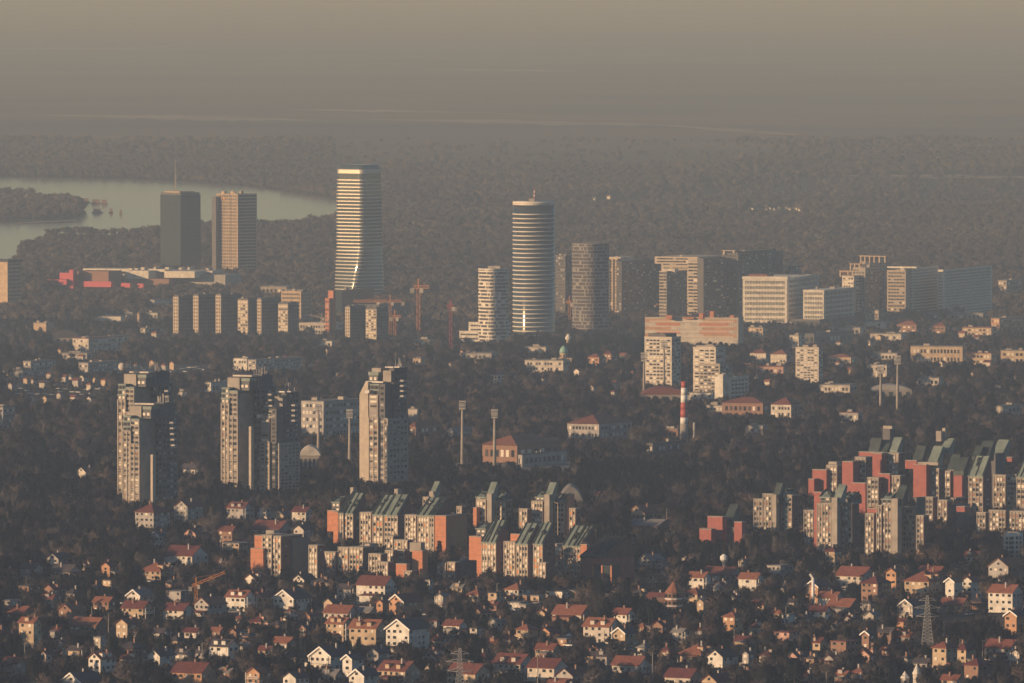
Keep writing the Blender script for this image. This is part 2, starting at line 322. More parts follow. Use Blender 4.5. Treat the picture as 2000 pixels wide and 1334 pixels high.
# ------------------------------------------------------------------ buildings made of oblique blocks
class Bld:
    """a building; blocks are given by the photo columns of their left end, near corner and right end and the row of the top"""
    def __init__(s, name, label, cat, px, yg, group=None, phi=32, D=None, yvis=None):
        s.D = D or gndD(px, yg); s.phi = math.radians(phi); s.name = name
        s.x = Xpx(px, yg, s.D); s.z = float(zg(s.x, s.D)); s.yg = yg; s.yv = yvis or yg
        s.root = thing(name, label, cat, (s.x, s.D, s.z), 0, group)
    def geo(s, xl, xc, xr, yt, dD=0, phi=None):
        ph = s.phi if phi is None else math.radians(phi); D = s.D + dD; k = D / F
        g = dict(c=(Xpx(xc, s.yg, D) - s.x, dD), d1=(math.cos(ph), -math.sin(ph)), d2=(math.sin(ph), math.cos(ph)),
                 A=max((xc-xl)*k/math.cos(ph), .8), B=max((xr-xc)*k/math.sin(ph), .8), z1=Zrow(yt, D) - s.z, D=D)
        g['o'] = (g['c'][0]-g['d1'][0]*g['A'], g['c'][1]-g['d1'][1]*g['A'])          # left end of the lit face
        FOOT.append((s.x+g['c'][0]+(xr-xl)*k*.1, D + .4*(g['A']*math.sin(ph)+g['B']*math.cos(ph)), .6*max(g['A'], g['B'])))
        protect(xl, xr, yt, s.yv, D); return g
    def zrow(s, row, dD=0): return Zrow(row, s.D + dD) - s.z
    def foot(s, g):
        c, d1, d2, A, B = g['c'], g['d1'], g['d2'], g['A'], g['B']; o = g['o']
        return [o, c, (c[0]+d2[0]*B, c[1]+d2[1]*B), (o[0]+d2[0]*B, o[1]+d2[1]*B)]
    def box(s, part, m, xl, xc, xr, yt, yb=None, dD=0, parent=None, phi=None, rim=0):
        g = s.geo(xl, xc, xr, yt, dD, phi); g['z0'] = -3.0 if yb is None else s.zrow(yb, dD)
        b = MB(); b.prism(s.foot(g), g['z0'], g['z1'])
        if rim:      # parapet
            c, d1, d2, A, B, o = (g[k] for k in ('c', 'd1', 'd2', 'A', 'B', 'o'))
            b.obox((o[0]-d1[0]*.2, o[1]-d1[1]*.2), d1, A+.4, .25, g['z1']-rim*.3, g['z1']+rim)
            b.obox((c[0]+d2[0]*-.15, c[1]+d2[1]*-.15), d2, B+.3, .25, g['z1']-rim*.3, g['z1']+rim+.03)
        g['obj'] = b.build(part, M[m], parent or s.root); return g
    def face(s, g, side):
        return (g['o'], g['d1'], g['A']) if side == 'L' else (g['c'], g['d2'], g['B'])
    def windows(s, g, side, nx, nz, ws=(('glass', 1),), ww=.55, wh=.5, z0=None, z1=None, pad=.05, single=True, t=.12, skip=0.0, ox=0.0):
        o, d, W = s.face(g, side); z0 = (max(g['z0'], 0) + 1) if z0 is None else z0; z1 = g['z1'] - .8 if z1 is None else z1
        rz = math.atan2(d[1], d[0]); cw = W*(1-2*pad)/nx; ch = (z1-z0)/nz; b = {}
        for j in range(nz):
            for i in range(nx):
                if skip and R.random() < skip: continue
                u = W*pad + cw*(i+.5) + ox*cw; zc = z0 + ch*(j+.5); k = wchoice(ws); w = cw*ww; h = ch*wh
                if single:
                    place(WIN[k], 'window', s.root, (o[0]+d[0]*u, o[1]+d[1]*u, zc), rz, (w, t, h))
                else:
                    b.setdefault(k, MB()).obox((o[0]+d[0]*(u-w/2), o[1]+d[1]*(u-w/2)), d, w, t, zc-h/2, zc+h/2)
        for k, q in b.items(): q.build({'blind': 'blind_glints', 'awning': 'awnings', 'shadow': 'loggia_shades'}.get(k, 'windows'), M[k], s.root, kind='stuff')
    def piers(s, g, side, n, w, t, m='cream', z0=None, z1=None, name='pier', pad=.0):
        o, d, W = s.face(g, side); z0 = 0 if z0 is None else z0; z1 = g['z1']-.2 if z1 is None else z1
        for i in range(n):
            u = W*pad + (W*(1-2*pad)-w)*(i/(n-1) if n > 1 else .5); b = MB()
            b.obox((o[0]+d[0]*u, o[1]+d[1]*u), d, w, t*(1+.04*(i % 2)), z0, z1-.05*(i % 3)); b.build(name, M[m], s.root)
    def bands(s, g, side, n, h, t, m='cream', z0=None, z1=None, single=False, name='floor_bands', pad=.01):
        o, d, W = s.face(g, side); z0 = (max(g['z0'], 0)+1) if z0 is None else z0; z1 = g['z1']-.3 if z1 is None else z1
        b = MB()
        for j in range(n):
            z = z0+(z1-z0)*j/max(n-1, 1); q = MB() if single else b
            q.obox((o[0]+d[0]*W*pad, o[1]+d[1]*W*pad), d, W*(1-2*pad), t, z, z+h)
            if single: q.build(name, M[m], s.root)
        if not single: b.build(name, M[m], s.root, kind='stuff')
    def slope_roof(s, g, ridge_row, back=.8, m='copper', ribs=3, wall='shadebrick', over=.5):
        """monopitch roof rising away from the lit face, rounded behind"""
        B, A = g['B'], g['A']; z1 = g['z1']; zr = s.zrow(ridge_row, g['c'][1]); o = g['o']
        prof = [(0, z1-.5), (B, z1-.5), (B*.99, z1+.3*(zr-z1)), (B*.95, z1+.62*(zr-z1)), (B*.88, z1+.86*(zr-z1)), (B*back, zr)]
        b = MB(); b.extrude(prof, o, g['d2'], g['d1'], A); b.build('gable', M[wall], s.root)
        k = MB(); sl_ = (zr-z1)/(B*back)
        pr = [(-over, z1-over*sl_+.02), (B*back+.3, zr+.3*sl_+.02), (B*back+.3, zr+.6), (-over, z1-over*sl_+.6)]
        oo = (o[0]-g['d1'][0]*.25, o[1]-g['d1'][1]*.25); k.extrude(pr, oo, g['d2'], g['d1'], A+.5)
        rf = k.build('roof', M[m], s.root)
        for i in range(ribs):
            q = MB(); u = A*(.02+.96*i/max(ribs-1, 1)); w = .45
            q.extrude([(-over-.1, z1-over*sl_+.55), (B*back+.4, zr+.62), (B*back+.4, zr+1.25), (-over-.1, z1-over*sl_+1.2)], (o[0]+g['d1'][0]*(u-w/2), o[1]+g['d1'][1]*(u-w/2)), g['d2'], g['d1'], w)
            q.build('roof_rib', M['copperdark'], rf)
        for i in range(2):
            u = A*R.uniform(.2, .75); p = B*back*R.uniform(.2, .7); z = z1+p*sl_+.5; q = MB()
            q.extrude([(p, z), (p+1.6, z+1.6*sl_), (p+1.6, z+1.6*sl_+.4), (p, z+1.4)], (o[0]+g['d1'][0]*u, o[1]+g['d1'][1]*u), g['d2'], g['d1'], 1.5)
            q.build('skylight', M['glass'], rf)
    def slab_chimney(s, xl, xc, xr, yt, ye, m='copper', dD=0):
        """tall leaning copper shaft cap"""
        g = s.geo(xl, xc, xr, ye, dD); zr = s.zrow(yt, dD); z1 = g['z1']; B = g['B']
        b = MB(); b.extrude([(0, z1-2.5), (B*.7, z1-2.5), (B, zr-1), (B*.8, zr), (0, z1)], g['o'], g['d2'], g['d1'], g['A']); b.build('roof_shaft', M[m], s.root)
    def arch(s, xl, xr, yt, yb, m='redbrick', dD=6, depth=10):
        """round-topped end wall"""
        k = (s.D+dD)/F; x0 = Xpx(xl, s.yg, s.D+dD)-s.x; x1 = Xpx(xr, s.yg, s.D+dD)-s.x; r = (x1-x0)/2; c = (x0+x1)/2; zt = s.zrow(yt, dD); b = MB(); n = 12
        prof = [(x0, -2), (x1, -2)] + [(c+r*math.cos(math.pi*i/n), zt-r*.95+r*.95*math.sin(math.pi*i/n)) for i in range(n+1)]
        b.extrude(prof, (0, dD), (1, 0), (0, 1), depth); b.build('end_wall', M[m], s.root); protect(xl, xr, yt, s.yv, s.D)
    def roofbits(s, g, n=3, m='concrete', h=3.0, name='plant_room'):
        A, B = g['A'], g['B']
        for i in range(n):
            u, p = A*R.uniform(.1, .7), B*R.uniform(.1, .6); w, d = min(A*.25, R.uniform(2, 7)), min(B*.3, R.uniform(2, 6)); hh = h*R.uniform(.5, 1.2)
            x = g['o'][0]+g['d1'][0]*u+g['d2'][0]*p; y = g['o'][1]+g['d1'][1]*u+g['d2'][1]*p
            b = MB(); b.prism([(x, y), (x+g['d1'][0]*w, y+g['d1'][1]*w), (x+g['d1'][0]*w+g['d2'][0]*d, y+g['d1'][1]*w+g['d2'][1]*d), (x+g['d2'][0]*d, y+g['d2'][1]*d)], g['z1']-.3, g['z1']+hh)
            b.build(name, M[m], s.root)
    def mast(s, g, h, u=.5, p=.5, m='steel', name='antenna', t=.35):
        A, B = g['A'], g['B']; x = g['o'][0]+g['d1'][0]*u*A+g['d2'][0]*p*B; y = g['o'][1]+g['d1'][1]*u*A+g['d2'][1]*p*B
        b = MB(); b.bar((x, y, g['z1']-.2), (x, y, g['z1']+h), t); b.build(name, M[m], s.root)

# ---------------- twin slab towers by the river and the shopping centre
def ust():
    b = Bld('office_tower', 'dark glass office tower topped by a tall antenna, beside the river', 'tower', 354, 538, phi=44, yvis=525)
    g = b.box('body', 'darkglass', 312, 353, 391, 381)
    b.bands(g, 'L', 25, .5, .2, 'towerglass', single=False); b.bands(g, 'R', 25, .5, .2, 'shadow')  # right face gets darker bands, its shade put into the colour
    b.box('crown', 'dark_shadeconc', 313.5, 353, 389.5, 376.5, 382); b.box('roof_rim', 'tan', 321, 351, 380, 374, 378, dD=6)
    b.mast(g, 26, .35, .4, t=2.6, m='concrete', name='antenna_base'); b.mast(g, 46, .35, .4, t=1.1)
    b = Bld('office_tower', 'tan gridded office tower with small orange sign, right of the dark one', 'tower', 465, 545, phi=40, yvis=534)
    b.box('service_core', 'dark_shadeconc', 414, 422, 440, 384, dD=14)
    g = b.box('body', 'tan', 422, 465, 501, 379)
    b.windows(g, 'L', 9, 26, (('darkglass', 1),), .62, .6, single=False, t=.2); b.windows(g, 'R', 8, 26, (('darkglass', 1),), .8, .7, single=False, t=.2)
    b.piers(g, 'L', 4, .8, .7, 'tan'); b.roofbits(g, 4, 'tan', 3); b.mast(g, 12, .6, .8)
    o, d, W = b.face(g, 'L'); q = MB()
    for i, w in enumerate((2.6, 1.6, 1.2, 2.0, 1.4)):
        u = 4+i*2.7; q.obox((o[0]+d[0]*u, o[1]+d[1]*u), d, w, .9, g['z1']-7.5, g['z1']-(3.2 if i == 0 else 4.4))
    q.build('sign', M['sign'], b.root)
    b = Bld('shopping_centre', 'long low shopping centre with cream roofline below the twin towers', 'mall', 380, 562, phi=18, yvis=552)
    g = b.box('wall', 'greyw', 237, 440, 470, 537); b.box('roof', 'white', 160, 322, 340, 526, 531, dD=20); b.box('roof', 'offwhite', 300, 415, 432, 529, 534, dD=24)
    b.box('entrance_block', 'white', 243, 290, 318, 529, dD=-4, yb=546); b.box('entrance_block', 'white', 320, 380, 398, 530, dD=-8, yb=543)
    for x in (250, 262, 275, 300, 322, 349, 366, 402): b.box('roof_plant', 'offwhite', x, x+R.uniform(4, 9), x+13, 521+R.uniform(0, 4), 527, dD=24)
    b.box('shopfront', 'brownw', 240, 330, 345, 545, dD=-14)
    b = Bld('retail_hall', 'pink-red clad hall at the left end of the shopping centre', 'hall', 180, 564, phi=20, yvis=560)
    b.box('wall', 'brownw', 143, 212, 236, 530, dD=4); b.box('cladding', 'magenta', 135, 143, 150, 527, dD=0)
    b.box('cladding', 'magenta', 143, 217, 224, 550, 561, dD=-6); b.box('cladding', 'magenta', 88, 130, 140, 546, 556, dD=-4); b.box('cladding', 'magenta', 116, 136, 142, 533, 545, dD=2)
    b.box('cladding', 'magenta', 236, 254, 258, 553, 562, dD=-12); b.box('cladding', 'magenta', 268, 280, 284, 554, 563, dD=-12)
    b = Bld('office_block', 'broad tan office block cut off by the left edge of the photo', 'building', 17, 605, phi=36, yvis=597)
    g = b.box('wall', 'tan', -40, 15, 40, 512); b.box('roof', 'roof_d', -42, 16, 43, 508, 512.5); b.windows(g, 'R', 8, 12, (('darkglass', 1),), single=False, t=.2)
ust()

# ---------------- twisted glass tower
def twisted():
    D = gndD(702, 586); x = Xpx(702, 580, D); z = float(zg(x, D)); k = D/F
    root = thing('glass_skyscraper', 'tallest tower, rounded and twisting glass skyscraper with pale floor bands', 'skyscraper', (x, D, z))
    zt = Zrow(321, D)-z; FOOT.append((x, D, 40)); protect(655, 747, 320, 566, D)
    def ring(f, zz, grow=0.0, n=10, rc=6.5):
        t = max(0, (.40-f)/.40); ph = math.radians(37 + 30*t**1.25); h = (21.6 + grow)*(1+.10*t)*(1-.05*max(0, f-.75)/.25 - (.05 if f > .97 else 0) - (.06 if f > .985 else 0)); r = rc; p = []
        for q, (sx, sy) in enumerate(((1, 1), (-1, 1), (-1, -1), (1, -1))):
            for i in range(n):
                a = math.pi/2*(q + i/(n-1)); lx, ly = sx*(h-r)+r*math.cos(a), sy*(h-r)+r*math.sin(a)
                p.append((lx*math.cos(-ph)-ly*math.sin(-ph), lx*math.sin(-ph)+ly*math.cos(-ph), zz))
        return p
    def loft(rs, name, m, parent=root, cap=True):
        b = MB(); n = len(rs[0])
        for p in rs: b.v += p
        for j in range(len(rs)-1):
            for i in range(n): q = (i+1) % n; b.f.append((j*n+i, j*n+q, (j+1)*n+q, (j+1)*n+i))
        if cap: b.f.append(tuple(range((len(rs)-1)*n, len(rs)*n)))
        return b.build(name, M[m], parent, smooth=False)
    N = 34
    loft([ring(i/60, -3+(zt+3)*i/60) for i in range(59)] + [ring(.975, zt*.985), ring(.99, zt*.995, -.6), ring(.99, zt, -4)], 'glass_body', 'towerglass')
    fh = zt/38.5
    for j in range(2, 35):
        f0 = j*fh/zt; f1 = (j*fh+1.3)/zt; loft([ring(f0, j*fh, .05), ring(f0, j*fh, .55), ring(f1, j*fh+1.3, .55), ring(f1, j*fh+1.3, .05)], 'floor_band', 'palemetal', cap=False)
    loft([ring(.93, zt*.935, .3), ring(.96, zt*.962, .35), ring(.975, zt*.975, .2)], 'crown', 'palemetal', cap=False)
    for dx, dy in ((-9, -8), (8, -6)):
        b = MB(); b.box(dx-.6, dx+.6, dy-.6, dy+.6, zt-.5, zt+1.8); b.build('beacon', M['redpaint'], root)
twisted()

# ---------------- round banded towers
def banded(name, label, xl, xr, yt, yg, nb, sec, rot, bandm, glassm, band_h, proud=1.0, top_gap=0, yvis=None, win=0):
    xm = (xl+xr)/2; D = gndD(xm, yg); x = Xpx(xm, yg, D); z = float(zg(x, D)); k = D/F; r = (xr-xl)/2*k - proud
    root = thing(name, label, 'tower', (x, D, z)); zt = Zrow(yt, D)-z; FOOT.append((x, D, r*1.3)); protect(xl, xr, yt, yvis or yg-4, D)
    def ring(g, zz, n=48):
        p = []
        for i in range(n):
            a = 2*math.pi*i/n; c, s_ = math.cos(a), math.sin(a); e = 2/sec
            lx, ly = (r+g)*math.copysign(abs(c)**e, c), (r+g)*math.copysign(abs(s_)**e, s_)
            p.append((lx*math.cos(rot)-ly*math.sin(rot), lx*math.sin(rot)+ly*math.cos(rot), zz))
        sx = max(q[0] for q in p)/(r+g); return [(q[0]/sx, q[1]/sx, q[2]) for q in p]
    def loft(rs, nm, m, par=root, cap=True, kind=None):
        b = MB(); n = len(rs[0])
        for p in rs: b.v += p
        for j in range(len(rs)-1):
            for i in range(n): q = (i+1) % n; b.f.append((j*n+i, j*n+q, (j+1)*n+q, (j+1)*n+i))
        if cap: b.f.append(tuple(range((len(rs)-1)*n, len(rs)*n)))
        o = b.build(nm, M[m], par, smooth=sec < 3)
        return o
    loft([ring(0, -3), ring(0, zt-.2)], 'glass_body', glassm)
    fh = (zt - top_gap)/nb
    for j in range(nb+1):
        zz = j*fh if j < nb else zt-band_h
        loft([ring(-.1, zz), ring(proud, zz), ring(proud, zz+band_h), ring(-.1, zz+band_h)], 'balcony_band', bandm, cap=False)
    if win:
        b = MB(); pr = ring(.12, 0, 72)
        for j in range(nb):
            for i in range(0, 72):
                if R.random() < win:
                    a, c = pr[i], pr[(i+1) % 72]
                    d = math.hypot(c[0]-a[0], c[1]-a[1]); u = ((c[0]-a[0])/d, (c[1]-a[1])/d)
                    b.obox((a[0], a[1]), u, d*.98, .25, j*fh+band_h, (j+1)*fh)
        b.build('wall_panels', M[bandm], root, kind='stuff')
    return root, zt, r, D
root, zt, r, D = banded('round_tower', 'tall round tower ringed with white balcony bands, red and white mast on top', 1001, 1085, 398, 672, 31, 2.3, .4, 'band', 'darkglass', 1.25, 1.1, top_gap=7, yvis=660)
b = MB(); b.lathe([(r+1, zt-.1), (r+1, zt+2.6)], n=40); b.build('roof_rim', M['band'], root, smooth=True)
for i in range(7):
    b = MB(); a = R.uniform(0, 6.28); q = R.uniform(2, r*.7); w = R.uniform(1.2, 3.2); b.box(q*math.cos(a)-w, q*math.cos(a)+w, q*math.sin(a)-w, q*math.sin(a)+w, zt+2.5, zt+R.uniform(4, 7)); b.build('plant_room', M[R.choice(('concrete', 'offwhite', 'dark_shadeconc'))], root)
for i in range(7):
    b = MB(); b.lathe([(.75, zt+2+i*2), (.65, zt+4.02+i*2)], (.4, 0), 8); b.build('mast_segment', M['redpaint' if i % 2 == 0 else 'whitepaint'], root)
root, zt, r, D = banded('apartment_tower', 'shorter white rounded apartment tower left of the tall banded tower', 934, 994, 524, 676, 22, 4, .62, 'white', 'shadow', 1.5, .7, yvis=664, win=.22)
b = MB(); b.box(-6, 7, -5, 6, zt-.2, zt+2.5); b.build('plant_room', M['offwhite'], root)
root, zt, r, D = banded('apartment_tower', 'dusky rounded tower with thin pale bands, right of the tall banded tower', 1117, 1190, 475, 662, 27, 3, .8, 'dusk', 'shadow', 1.0, .6, yvis=635, win=.2)
b = MB(); b.box(-9, 9, -9, 9, zt-.2, zt+2.2); b.build('plant_room', M['dark_shadeconc'], root)

# ---------------- generic far blocks: (name, label, category, px, yg, yvis, phi, blocks)
# block: part, wall, xl, xc, xr, yt, yb, dD, nxL, nzL, nxR, nzR, window sets
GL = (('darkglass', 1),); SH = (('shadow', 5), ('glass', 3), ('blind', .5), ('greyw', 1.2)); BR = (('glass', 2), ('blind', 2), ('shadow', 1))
def far(name, label, cat, px, yg, yvis, phi, blocks, group=None, bits=2, m_bits='concrete', ww=.6, wh=.5):
    b = Bld(name, label, cat, px, yg, group, phi, yvis=yvis); g0 = None
    for k in blocks:
        part, wm, xl, xc, xr, yt, yb, dD, nl, zl, nr, zr_, ws = k
        g = b.box(part, wm, xl, xc, xr, yt, yb, dD, rim=.8 if yb is None else 0)
        if g0 is None: g0 = g
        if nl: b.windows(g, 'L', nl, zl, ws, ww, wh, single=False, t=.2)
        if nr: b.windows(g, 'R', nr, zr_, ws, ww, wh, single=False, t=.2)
    if bits: b.roofbits(g0, bits, m_bits)
    return b, g0
far('terraced_block', 'low terraced white block at the foot of the white rounded tower', 'building', 960, 674, 668, 20,
    [('wall', 'white', 915, 990, 998, 631, None, -14, 12, 5, 2, 5, (('shadow', 1),)), ('wall', 'white', 897, 940, 950, 648, None, -24, 8, 3, 0, 0, (('shadow', 1),))], ww=.85, wh=.4)
far('apartment_slab', 'dark slab seen between the two round banded towers', 'building', 1100, 630, 615, 35, [('wall', 'dark_shadeconc', 1085, 1104, 1116, 500, None, 0, 4, 22, 3, 22, SH)])
for lab, cols, top in (('wide dark slab block with bright stepped left edge beside the dusky round tower', (1190, 1211, 1291, 511), 0),):
    b, g = far('apartment_slab', lab, 'building', 1215, 632, 614, 24, [('wall', 'tan', 1190, 1207, 1222, 506, None, 10, 3, 22, 0, 0, SH), ('wall', 'dark_shadeconc', 1204, 1214, 1291, 512, None, 0, 2, 24, 16, 24, SH), ('crown', 'offwhite', 1190, 1212, 1240, 502, 510, 12, 0, 0, 0, 0, SH)], bits=3)  # tan for the lit edge, dark for the shaded side: light put into colour
    b.piers(g, 'L', 3, 1.0, 1.2, 'dark_shadeconc')
b, g = far('apartment_slab', 'slab with bright cream top storeys and pale stacked balcony edge', 'building', 1352, 634, 615, 24,
    [('wall', 'cream', 1292, 1362, 1420, 506, None, 0, 10, 18, 8, 18, SH), ('top_storeys', 'cream', 1279, 1363, 1418, 502, 516, -1.5, 12, 2, 0, 0, SH), ('wall', 'cream', 1343, 1366, 1372, 505, None, -12, 2, 20, 0, 0, SH), ('wall', 'dark_shadeconc', 1362, 1374, 1420, 506, None, -16, 0, 0, 10, 22, SH)], bits=3, m_bits='offwhite', ww=.9)  # cream blocks paint the sunlit edge, the dark block paints the shaded side
b.bands(g, 'L', 20, 1.0, .9, 'cream')
b, g = far('apartment_tower', 'smaller dark tower with pale balcony ends in front of the cream-topped slab', 'building', 1306, 642, 617, 26,
    [('wall', 'dark_shadeconc', 1288, 1303, 1343, 531, None, 0, 2, 18, 8, 18, SH), ('roof_house', 'offwhite', 1292, 1318, 1325, 525, 532, 6, 0, 0, 0, 0, SH)], bits=1)
b.bands(g, 'L', 18, 1.2, 1.3, 'cream'); b.bands(g, 'R', 18, .7, .5, 'dark_shadeconc')
b, g = far('apartment_slab', 'tallest dark slab block with open frame corner on its roof', 'building', 1440, 632, 612, 26,
    [('wall', 'dark_shadeconc', 1410, 1440, 1532, 496, None, 0, 4, 25, 18, 25, SH), ('crown', 'dark_shadeconc', 1437, 1447, 1520, 490, 497, 8, 0, 0, 0, 0, SH), ('roof_rim', 'cream', 1450, 1455, 1512, 489, 490.4, 10, 0, 0, 0, 0, SH)], bits=1)
for px in (1412, 1431): b.box('frame_post', 'cream', px, px+3, px+5, 490, 497, dD=4)
b.box('frame_beam', 'cream', 1410, 1436, 1440, 489, 490.2, dD=4); b.piers(g, 'R', 7, 1.4, 1.0, 'dark_shadeconc')
b, g = far('office_block', 'large white office block with a sunlit grid of windows', 'building', 1537, 642, 624, 14,
    [('wall', 'white', 1451, 1537, 1606, 545, None, 0, 26, 9, 26, 10, GL), ('podium', 'white', 1453, 1512, 1520, 627, None, -18, 10, 1, 0, 0, GL), ('podium', 'white', 1517, 1545, 1560, 630, None, -26, 5, 2, 0, 0, GL)], bits=0, ww=.5, wh=.55)
b.bands(g, 'L', 10, .8, .5, 'white'); b.box('roof', 'roof_o', 1462, 1498, 1512, 536, 546, dD=18); b.box('parapet', 'white', 1450, 1538, 1545, 540.5, 546, dD=-.6)
b, g = far('office_block', 'smaller white office block right of the large gridded one', 'building', 1609, 644, 628, 20,
    [('wall', 'white', 1569, 1609, 1673, 568, None, 0, 11, 8, 20, 8, GL), ('podium', 'dark_shadeconc', 1545, 1600, 1680, 625, None, -16, 14, 2, 10, 2, GL)], bits=2, ww=.5, wh=.6)
b.bands(g, 'L', 9, .8, .5, 'white'); b.box('parapet', 'white', 1568, 1610, 1674, 566.5, 569, dD=-.5)
far('apartment_tower', 'slim tower with open roof frame behind the large white office block', 'building', 1548, 628, 560, 30, [('wall', 'concrete', 1533, 1546, 1566, 528, None, 0, 3, 18, 4, 18, SH), ('crown', 'tan', 1534, 1547, 1563, 515, 520, 2, 0, 0, 0, 0, SH), ('frame', 'dark_shadeconc', 1537, 1545, 1560, 518, 530, 3, 3, 1, 3, 1, SH)], bits=0)
far('apartment_slab', 'dim slab behind and between the two white office blocks', 'building', 1585, 622, 600, 28, [('wall', 'dark_shadeconc', 1560, 1580, 1606, 541, None, 0, 4, 14, 6, 14, SH)], bits=2)
b, g = far('stepped_tower', 'stepped unfinished tower with open frames on its roof and orange crane', 'building', 1668, 622, 606, 32,
    [('wall', 'offwhite', 1645, 1668, 1732, 540, None, 0, 4, 13, 10, 13, SH), ('upper_storeys', 'concrete', 1660, 1690, 1716, 524, None, 10, 5, 18, 5, 18, SH), ('upper_storeys', 'concrete', 1680, 1698, 1731, 512, None, 20, 4, 20, 5, 20, SH), ('bright_front', 'white', 1646, 1667, 1669, 549, 570, -2, 4, 3, 0, 0, SH)], bits=0)
for xs, yt, yb in (((1680, 1688, 1697, 1706, 1716, 1727), 501, 513), ((1660, 1668, 1677), 516, 526), ((1640, 1655, 1664), 530, 541)):
    for x_ in xs: b.box('frame_post', 'tan', x_, x_+2, x_+3, yt, yb, dD=18)
    b.box('frame_beam', 'tan', xs[0]-1, xs[-1]+3, xs[-1]+6, yt-1, yt+.6, dD=18)
b, g = far('apartment_slab', 'long hazy slab block with sunlit left end at far right', 'building', 1768, 622, 604, 20,
    [('wall', 'cream', 1733, 1769, 1790, 529, None, 0, 6, 14, 0, 0, SH), ('wall', 'white', 1768, 1782, 1838, 525, None, 16, 3, 16, 12, 16, (('concrete', 1),)), ('wall', 'white', 1832, 1842, 1950, 528, None, 30, 2, 15, 22, 15, (('concrete', 1), ('greyw', 1))), ('crown', 'white', 1733, 1790, 1796, 521, 524, 4, 0, 0, 0, 0, SH)], bits=3, m_bits='offwhite', ww=.85)  # pale sides and grey windows put the distant haze into the colour
b.bands(g, 'L', 15, .9, 1.0, 'cream')
b, g = far('striped_building', 'long orange and cream striped building in front of the dark slabs', 'building', 1440, 694, 672, 12,
    [('wall', 'cream', 1260, 1442, 1453, 622, None, 0, 0, 0, 0, 0, SH)], bits=0)
o, d, W = b.face(g, 'L')
for j in range(8):
    zt_ = g['z1']-1-j*3.6
    for seg in ((('orangew', 0, .28), ('offwhite', .28, .62), ('orangew', .62, .98)) if j % 2 == 0 else (('offwhite', 0, .12), ('brick', .12, .38), ('offwhite', .38, .58), ('brick', .58, .9)))[:4] if j < 5 else (('offwhite', 0, 1),):
        q = MB(); q.obox((o[0]+d[0]*W*seg[1], o[1]+d[1]*W*seg[1]), d, W*(seg[2]-seg[1])*.995, .25, zt_-3.3, zt_-.25); q.build('cladding_strip', M[seg[0]], b.root)
b.windows(g, 'L', 40, 7, (('blind', 1),), .5, .34, single=False, t=.45)
for x_, w_, t_ in ((1300, 12, 616), (1365, 8, 612), (1386, 8, 608), (1425, 8, 616), (1335, 20, 620)): b.box('roof_box', 'brick', x_, x_+w_, x_+w_+6, t_, 623, dD=6)
b.box('roof_slab', 'brownw', 1300, 1430, 1440, 620, 622.5, dD=8)
# concrete residential towers in the middle distance
for lab, blocks, px, yg, yv, ph in (
    ('pale concrete apartment tower with stepped top in front of the striped building', [('wall', 'offwhite', 1259, 1312, 1330, 660, None, 0, 7, 16, 4, 16, BR), ('crown', 'dark_shadeconc', 1266, 1300, 1322, 652, 661, 4, 0, 0, 0, 0, BR)], 1312, 772, 756, 26),
    ('concrete apartment tower right of the stepped pale one, lower wing in front', [('wall', 'offwhite', 1354, 1398, 1418, 680, None, 0, 4, 15, 4, 15, BR), ('wing', 'concrete', 1365, 1406, 1430, 712, None, -14, 5, 10, 4, 10, BR), ('crown', 'concrete', 1360, 1395, 1410, 675, 681, 4, 0, 0, 0, 0, BR)], 1398, 780, 762, 26),
    ('small blank white tower beside a dark hall, near the red and white chimney', [('wall', 'white', 1396, 1426, 1464, 738, None, 0, 0, 0, 5, 6, GL), ('stair_shaft', 'white', 1402, 1412, 1420, 733, None, -4, 0, 0, 0, 0, GL)], 1426, 790, 775, 26),
    ('lone pale apartment tower with staggered balconies above the stadium masts', [('wall', 'offwhite', 1554, 1599, 1608, 680, None, 0, 6, 16, 2, 16, BR)], 1599, 762, 746, 18)):
    far('apartment_tower', lab, 'tower', px, yg, yv, ph, blocks, bits=2, ww=.7, wh=.45)
# the row of narrow brown towers
six = [(338, 349, 384, 580), (377, 388, 424, 578), (421, 432, 472, 577), (464, 485, 505, 586), (502, 511, 547, 585), (543, 563, 583, 594)]
six += [(674, 684, 716, 600), (714, 736, 758, 604)]
nm = ['leftmost of the six narrow towers standing in a row', 'second from left of the six narrow towers in a row', 'third of six narrow towers in a row, dark side wide', 'fourth of six narrow towers, with broad bright window front', 'fifth of six narrow towers, thin lit edge and dark side', 'rightmost of the six narrow towers, short with bright window front',
      'narrow tower with thin lit edge, left of a close pair', 'narrow tower with bright window front, right of a close pair']
for (xl, xc, xr, yt), lab in zip(six, nm):
    wide = xc-xl > 15; yg = 672 if xl < 600 else 684
    b, g = far('apartment_tower', lab, 'tower', xc, yg, 648 if xl < 600 else 664, 24 if wide else 42, [('wall', 'dark_shadeconc', xl, xc, xr, yt, None, 0, 0, 0, 7, 13, (('shadow', 4), ('glass', 2), ('darkglass', 1))), ('crown', 'dark_shadeconc', xl+2, xc-1, xr-4, yt-3.5, yt+1, 4, 0, 0, 0, 0, SH)], 'narrow apartment towers', bits=1, ww=.6)
    q = MB(); o, d, W = b.face(g, 'L'); q.obox((o[0]+d[0]*.2, o[1]+d[1]*.2), d, W-.4, .3, 0, g['z1']-.2); q.build('sunlit_end_panel', M['cream'], b.root)  # cream on the sunlit face over dark walls: sun and shade painted in
    b.windows(g, 'L', 4 if wide else 2, 13, (('shadow', 2), ('blind', 3)) if wide else (('shadow', 1),), .78 if wide else .5, .5, single=False, t=.5)
far('office_block', 'pale gridded office block behind the rightmost of the six towers', 'building', 590, 640, 605, 25, [('wall', 'tan', 549, 588, 608, 570, None, 0, 9, 9, 6, 9, GL), ('crown', 'dark_shadeconc', 560, 592, 600, 565, 571, 4, 0, 0, 0, 0, GL)])
